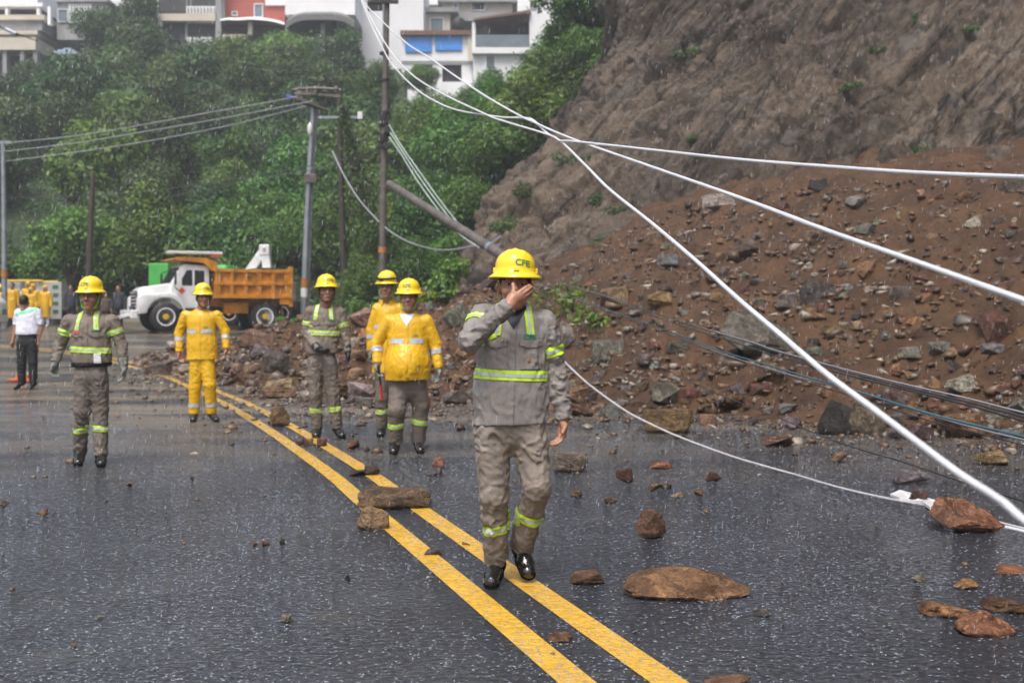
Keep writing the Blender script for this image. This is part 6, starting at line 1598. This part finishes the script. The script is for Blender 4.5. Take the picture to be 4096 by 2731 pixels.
aw.add(V_, Fq+[(0, 1, 2, 3), tuple(n_*4+k for k in (3, 2, 1, 0))]); aw.build('awning', M('wall_white'), h, smooth=True)
h = house(102, 'white house with a dark curved canopy over a shaded terrace')
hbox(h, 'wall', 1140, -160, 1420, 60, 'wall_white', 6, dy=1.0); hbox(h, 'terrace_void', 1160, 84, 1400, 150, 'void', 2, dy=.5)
cp = MB(); V_ = []; Fq = []; n_ = 12
for i in range(n_+1):
    u = i/n_; py = 56+34*(2*u-1)**4
    for (yy_, dz) in ((99.5, 0), (103, -8), (103, 16), (99.5, 24)): q = W(1146+u*270, py+dz, yy_); V_.append((q.x, q.y-102, q.z))
for i in range(n_):
    for k in range(4): Fq.append((i*4+k, i*4+(k+1) % 4, (i+1)*4+(k+1) % 4, (i+1)*4+k))
cp.add(V_, Fq+[(0, 1, 2, 3), tuple(n_*4+k for k in (3, 2, 1, 0))]); cp.build('canopy', M('canopy_grey'), h)
for px in (1150, 1290, 1404): hbox(h, 'column', px-7, 92, px+7, 220, 'wall_grey', .5, off=1.5)
hbox(h, 'floor_slab', 1140, 148, 1420, 165, 'wall_cream', 5, off=1.2); hbox(h, 'lower_wall', 1144, 165, 1415, 300, 'wall_grey', 3, off=.4)
win(h, 1350, 80, 1392, 122, 'pane', wall_off=.2, t=2)
h = house(108, 'tall blank white gable wall left of the house with blue tarps')
wg = MB(); P_ = [W(x, y, 108) for x, y in ((1405, 15), (1425, 5), (1530, -20), (1530, 420), (1405, 420))]; wg.prism([(p.x, p.z) for p in P_], 0, 8); wg.build('wall', M('wall_white'), h)
P_ = [W(x, y, 108) for x, y in ((1532, -30), (1692, -90), (1692, 330), (1532, 420))]; MB().prism([(p.x, p.z) for p in P_], .6, 8).build('wing', M('wall_white'), h)
hbox(h, 'coping', 1402, -100, 1692, -88, 'wall_white', 8); win(h, 1432, 120, 1452, 150, 'wall_grey', t=2)
h = house(97, 'white house with two blue tarps hung in its upper openings')
hbox(h, 'wall', 1607, 138, 1890, 245, 'wall_white', 6); hbox(h, 'roof', 1601, 122, 1898, 140, 'roof_brown', 7, off=.5)
hbox(h, 'tarp', 1620, 148, 1727, 210, 'tarp_blue', .12, off=.16, bevel=.04); hbox(h, 'tarp', 1740, 140, 1848, 203, 'tarp_blue', .12, off=.16, bevel=.04)
hbox(h, 'side_wall', 1872, 138, 1892, 245, 'wall_cream', 2, off=.3)
hbox(h, 'lower_void', 1652, 252, 1850, 328, 'void', 3, dy=.9); hbox(h, 'lintel', 1607, 245, 1890, 254, 'wall_white', 6, dy=.1)
for a_, c2 in ((1608, 1655), (1730, 1768), (1846, 1890)): hbox(h, 'pier', a_, 254, c2, 330, 'wall_white', 4, off=-.2)
hbox(h, 'lower_wall', 1630, 328, 1890, 460, 'wall_white', 6, off=-.1)
h = house(94, 'white house with long glazed balcony beside the rock wall')
hbox(h, 'wall', 1892, 206, 2350, 420, 'wall_white', 7); hbox(h, 'gable', 2118, 54, 2300, 212, 'wall_white', 7, off=.4)
hbox(h, 'left_pier', 1888, 90, 1902, 206, 'wall_white', 3, off=.4); hbox(h, 'balcony_void', 1955, 95, 2118, 182, 'void', .8, dy=2.2); hbox(h, 'back_wall', 1902, 80, 1955, 206, 'wall_cream', .8, dy=2.2)
P_ = [W(x, y, 94) for x, y in ((1895, 92), (1900, 84), (2120, 50), (2124, 62))]; MB().prism([(p.x, p.z) for p in P_], -.8, 6).build('roof', M('roof_brown'), h)
hbox(h, 'glass_balustrade', 1902, 140, 2118, 188, 'pane', .06, off=.35); hbox(h, 'floor_slab', 1888, 190, 2122, 214, 'wall_white', 3.4, off=.5)
win(h, 1942, 222, 1982, 280, 'pane', t=4); win(h, 2078, 212, 2130, 250, 'pane', t=4)
h = house(112, 'older beige and grey house with a water tank behind the balcony house')
hbox(h, 'wall', 1690, 40, 1800, 135, 'wall_cream', 6); hbox(h, 'roof', 1686, 30, 1830, 48, 'wall_grey', 7, off=.5); win(h, 1720, 72, 1775, 128, 'pane', t=3)
hbox(h, 'upper_wall', 1770, 5, 2050, 60, 'wall_cream', 6, dy=1.5); hbox(h, 'upper_roof', 1750, -6, 2070, 8, 'wall_grey', 7.5, off=-.8); hbox(h, 'terrace_wall', 1820, 50, 2050, 84, 'wall_grey', 6, dy=1)
win(h, 1885, 10, 1940, 44, 'void', wall_off=-1.4, t=3); win(h, 1812, 14, 1835, 50, 'pane', wall_off=-1.4, t=3)
wt = W(1833, 118, 100); tk = MB().lathe([(.5, 0), (.55, .1), (.55, .8), (.4, .95), (0, 1.0)], (0, 0, 0), 16).build('water_tank', M('black_rubber'), loc=wt, smooth=True); tag(tk, 'black round water tank on the roof right of the blue tarps', 'water tank')
h = house(118, 'white block with two small dark windows at the top beside the rock wall')
hbox(h, 'wall', 2040, -60, 2330, 90, 'wall_white', 6); win(h, 2118, 2, 2148, 36, 'void', t=2); win(h, 2210, 0, 2235, 34, 'void', t=2)
h = house(120, 'pale upper house behind the beige house'); hbox(h, 'wall', 1690, -150, 2050, 20, 'wall_white', 6); win(h, 1800, -60, 1850, -10, 'pane')

# ------------------------------------------------------------------ plants near the slide and on the rock wall
def plant(name, c, r, n, size, mat, label, cat, squash=.8, seed=1, lobes=5, stems=4):
    rs = np.random.RandomState(seed); e = empty(name, tuple(c), label, cat)
    lc = rs.normal(size=(lobes, 3))*np.array([.5, .4, .35*squash])*r; k = rs.randint(0, lobes, n)
    d = rs.normal(size=(n, 3)); d /= np.linalg.norm(d, axis=1)[:, None]; P = lc[k]+d*(r*.5*rs.uniform(.3, 1, n)**.6)[:, None]*np.array([1, 1, squash]); P[:, 2] += r*.5*squash
    V_, F_ = leaves(P, d, size, rs); obj('foliage', mesh_data('foliage', V_, F_, [M(mat)]), e)
    mb = MB()
    for i in range(stems): mb.tube([(0, 0, -.1), tuple(lc[i % lobes]*.5+np.array([0, 0, r*.3])), tuple(lc[i % lobes]+np.array([0, 0, r*.5]))], [.02, .014, .006], 5)
    if stems: mb.build('stem', M('bark'), e)
    return e
def at_slide(px, py): return hit(px, py)[0]
plant('branch', at_slide(2290, 1215)-Vector((0, .5, .15)), .95, 420, .075, 'leaf_lime', 'broken leafy green branch on the slide right of the nearest man', 'branch', .55, 3, 7)
plant('branch', at_slide(2390, 1290)-Vector((0, .3, .1)), .6, 200, .065, 'leaf_lime', 'smaller green twig hanging below the broken leafy branch', 'branch', .8, 4, 5)
plant('shrub', at_slide(1805, 1180)-Vector((0, 0, .1)), .8, 900, .09, 'leaf_bright', 'clump of drooping green leaves on the crest of the slide behind the stout man', 'shrub', .8, 5)
plant('shrub', at_slide(1680, 1215)-Vector((0, 0, .1)), .55, 500, .08, 'leaf_lime', 'low light green plant on the slide crest between the stout man and the clump', 'shrub', .5, 6)
plant('shrub', W(1425, 1262, 37), .7, 700, .07, 'leaf_bright', 'grassy clump on the verge behind the dark-gloved man', 'shrub', .6, 7)
plant('shrub', W(1170, 1318, 39.5), .45, 420, .06, 'leaf_lime', 'low weeds at the foot of the street light pole', 'shrub', .6, 8)
for i, (px, py, r, lab) in enumerate(((2735, 215, .9, 'largest green tuft growing on the rock face near its top left'), (2790, 540, .55, 'green tuft on the rock face just under the level rope'), (2370, 790, .7, 'pale green tuft on the rock wall right of the fallen pole'),
                                      (2495, 845, .7, 'green tuft low on the rock wall above the steep rope'), (2430, 960, .6, 'tuft at the foot of the rock wall beneath the steep rope'), (3655, 60, .45, 'tiny green tuft high on the rock face'),
                                      (3870, 110, .5, 'small tuft at the top right of the rock face'), (3400, 350, .45, 'small green tuft in a cleft of the rock face'), (3650, 590, .5, 'small tuft low on the rock face above the level rope'), (2270, 640, .8, 'grassy tuft on the left shoulder of the rock wall'),
                                      (2150, 760, .9, 'wide grassy tuft on the left edge of the rock wall'), (2050, 900, .9, 'grassy clump at the left foot of the rock wall'), (3490, 195, .4, 'tuft beside the pale stone on the rock face'))):
    p, nr = cliff_hit(px, py)
    if p is None: continue
    plant('grass_tuft', p+Vector((0, -.15, -.2)), r*.75, int(420*r/.5), .04 if r < .8 else .05, 'leaf', lab, 'grass tuft', .55, 40+i, stems=0)
# ------------------------------------------------------------------ rain and rain haze
rs = np.random.RandomState(11)
nd = 9000
yy = 1.6+30*rs.uniform(0, 1, nd)**.75; xx = rs.uniform(-.50, .50, nd)*yy; zz = HC+(HY-rs.uniform(-60, 2790, nd))/F*yy
keep = zz > .05; xx, yy, zz = xx[keep], yy[keep], zz[keep]
nd = len(xx); L = rs.uniform(.010, .024, nd)*np.clip(yy/5, .6, 1.9); w = .00085*np.clip(yy/5, .6, 2.4)*rs.uniform(.7, 1.2, nd)
lean = rs.normal(.16, .05, nd)
c0 = np.c_[xx, yy, zz]; dv = np.c_[-lean, rs.normal(0, .05, nd), -np.ones(nd)]
Vr = []
for k in range(3):
    a = 2*math.pi*k/3; Vr.append(c0+np.c_[np.cos(a)*w, np.sin(a)*w, 0*w])
V_ = np.stack([c0-dv*L[:, None]]+Vr+[c0+dv*L[:, None]], 1).reshape(-1, 3)
base = np.arange(nd)[:, None, None]*5
F_ = (np.array([(0, 1, 2), (0, 2, 3), (0, 3, 1), (4, 2, 1), (4, 3, 2), (4, 1, 3)])[None]+base).reshape(-1, 3)
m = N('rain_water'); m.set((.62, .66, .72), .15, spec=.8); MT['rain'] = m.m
tag(obj('rain', mesh_data('rain', V_, F_, [MT['rain']])), 'fine rain falling in front of the people, road and hillside', 'rain', kind='stuff')
# splashes on the wet road
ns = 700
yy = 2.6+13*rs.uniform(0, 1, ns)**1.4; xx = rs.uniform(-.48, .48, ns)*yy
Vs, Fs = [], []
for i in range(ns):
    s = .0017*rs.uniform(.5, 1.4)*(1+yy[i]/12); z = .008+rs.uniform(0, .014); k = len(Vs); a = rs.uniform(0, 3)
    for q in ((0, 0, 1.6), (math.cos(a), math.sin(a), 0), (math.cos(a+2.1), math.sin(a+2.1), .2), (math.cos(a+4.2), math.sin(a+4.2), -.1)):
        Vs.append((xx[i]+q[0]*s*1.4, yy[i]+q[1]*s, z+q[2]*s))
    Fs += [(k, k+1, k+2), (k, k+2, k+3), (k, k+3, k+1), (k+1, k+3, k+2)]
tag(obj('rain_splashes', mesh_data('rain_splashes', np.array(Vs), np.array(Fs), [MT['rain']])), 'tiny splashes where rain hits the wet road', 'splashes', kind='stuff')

# crests of rain ripples on the water film, coloured pale to stand in for glints
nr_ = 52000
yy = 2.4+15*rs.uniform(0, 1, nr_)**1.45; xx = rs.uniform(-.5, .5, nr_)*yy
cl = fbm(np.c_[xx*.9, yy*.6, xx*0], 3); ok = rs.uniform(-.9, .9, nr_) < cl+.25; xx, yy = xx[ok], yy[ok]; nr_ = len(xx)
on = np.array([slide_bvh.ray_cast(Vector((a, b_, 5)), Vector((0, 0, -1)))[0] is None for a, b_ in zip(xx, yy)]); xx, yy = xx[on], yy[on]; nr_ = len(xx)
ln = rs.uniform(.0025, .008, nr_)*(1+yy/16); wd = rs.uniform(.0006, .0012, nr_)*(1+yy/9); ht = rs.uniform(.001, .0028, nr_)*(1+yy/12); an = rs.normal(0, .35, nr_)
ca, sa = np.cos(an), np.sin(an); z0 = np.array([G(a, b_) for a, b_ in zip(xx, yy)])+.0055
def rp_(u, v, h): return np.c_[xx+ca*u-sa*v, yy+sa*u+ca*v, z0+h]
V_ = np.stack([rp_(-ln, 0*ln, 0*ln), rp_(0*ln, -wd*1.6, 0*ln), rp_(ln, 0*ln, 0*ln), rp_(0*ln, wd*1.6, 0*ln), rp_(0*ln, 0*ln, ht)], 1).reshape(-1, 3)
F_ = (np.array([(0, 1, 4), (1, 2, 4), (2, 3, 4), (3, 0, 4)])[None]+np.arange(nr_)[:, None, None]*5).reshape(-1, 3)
m = N('painted_ripple_glint'); m.set((.21, .235, .29), .12, spec=1.0); MT['ripple'] = m.m
tag(obj('ripple_glints', mesh_data('ripple_glints', V_, F_, [MT['ripple']])), 'painted pale glints on crests of rain ripples on the wet road', 'ripples', kind='stuff')

hb = MB(); hb.box((0, 90, 34.5), (300, 240, 73)); 
hm = bpy.data.materials.new('rain_haze'); hm.use_nodes = True; t = hm.node_tree; t.nodes.clear()
o_ = t.nodes.new('ShaderNodeOutputMaterial'); pv_ = t.nodes.new('ShaderNodeVolumePrincipled')
pv_.inputs['Color'].default_value = (.9, .94, 1, 1); pv_.inputs['Density'].default_value = HAZE; pv_.inputs['Anisotropy'].default_value = .2
t.links.new(pv_.outputs[0], o_.inputs['Volume'])
tag(hb.build('haze', hm), 'rain haze in the air over the whole place', 'haze', kind='stuff')
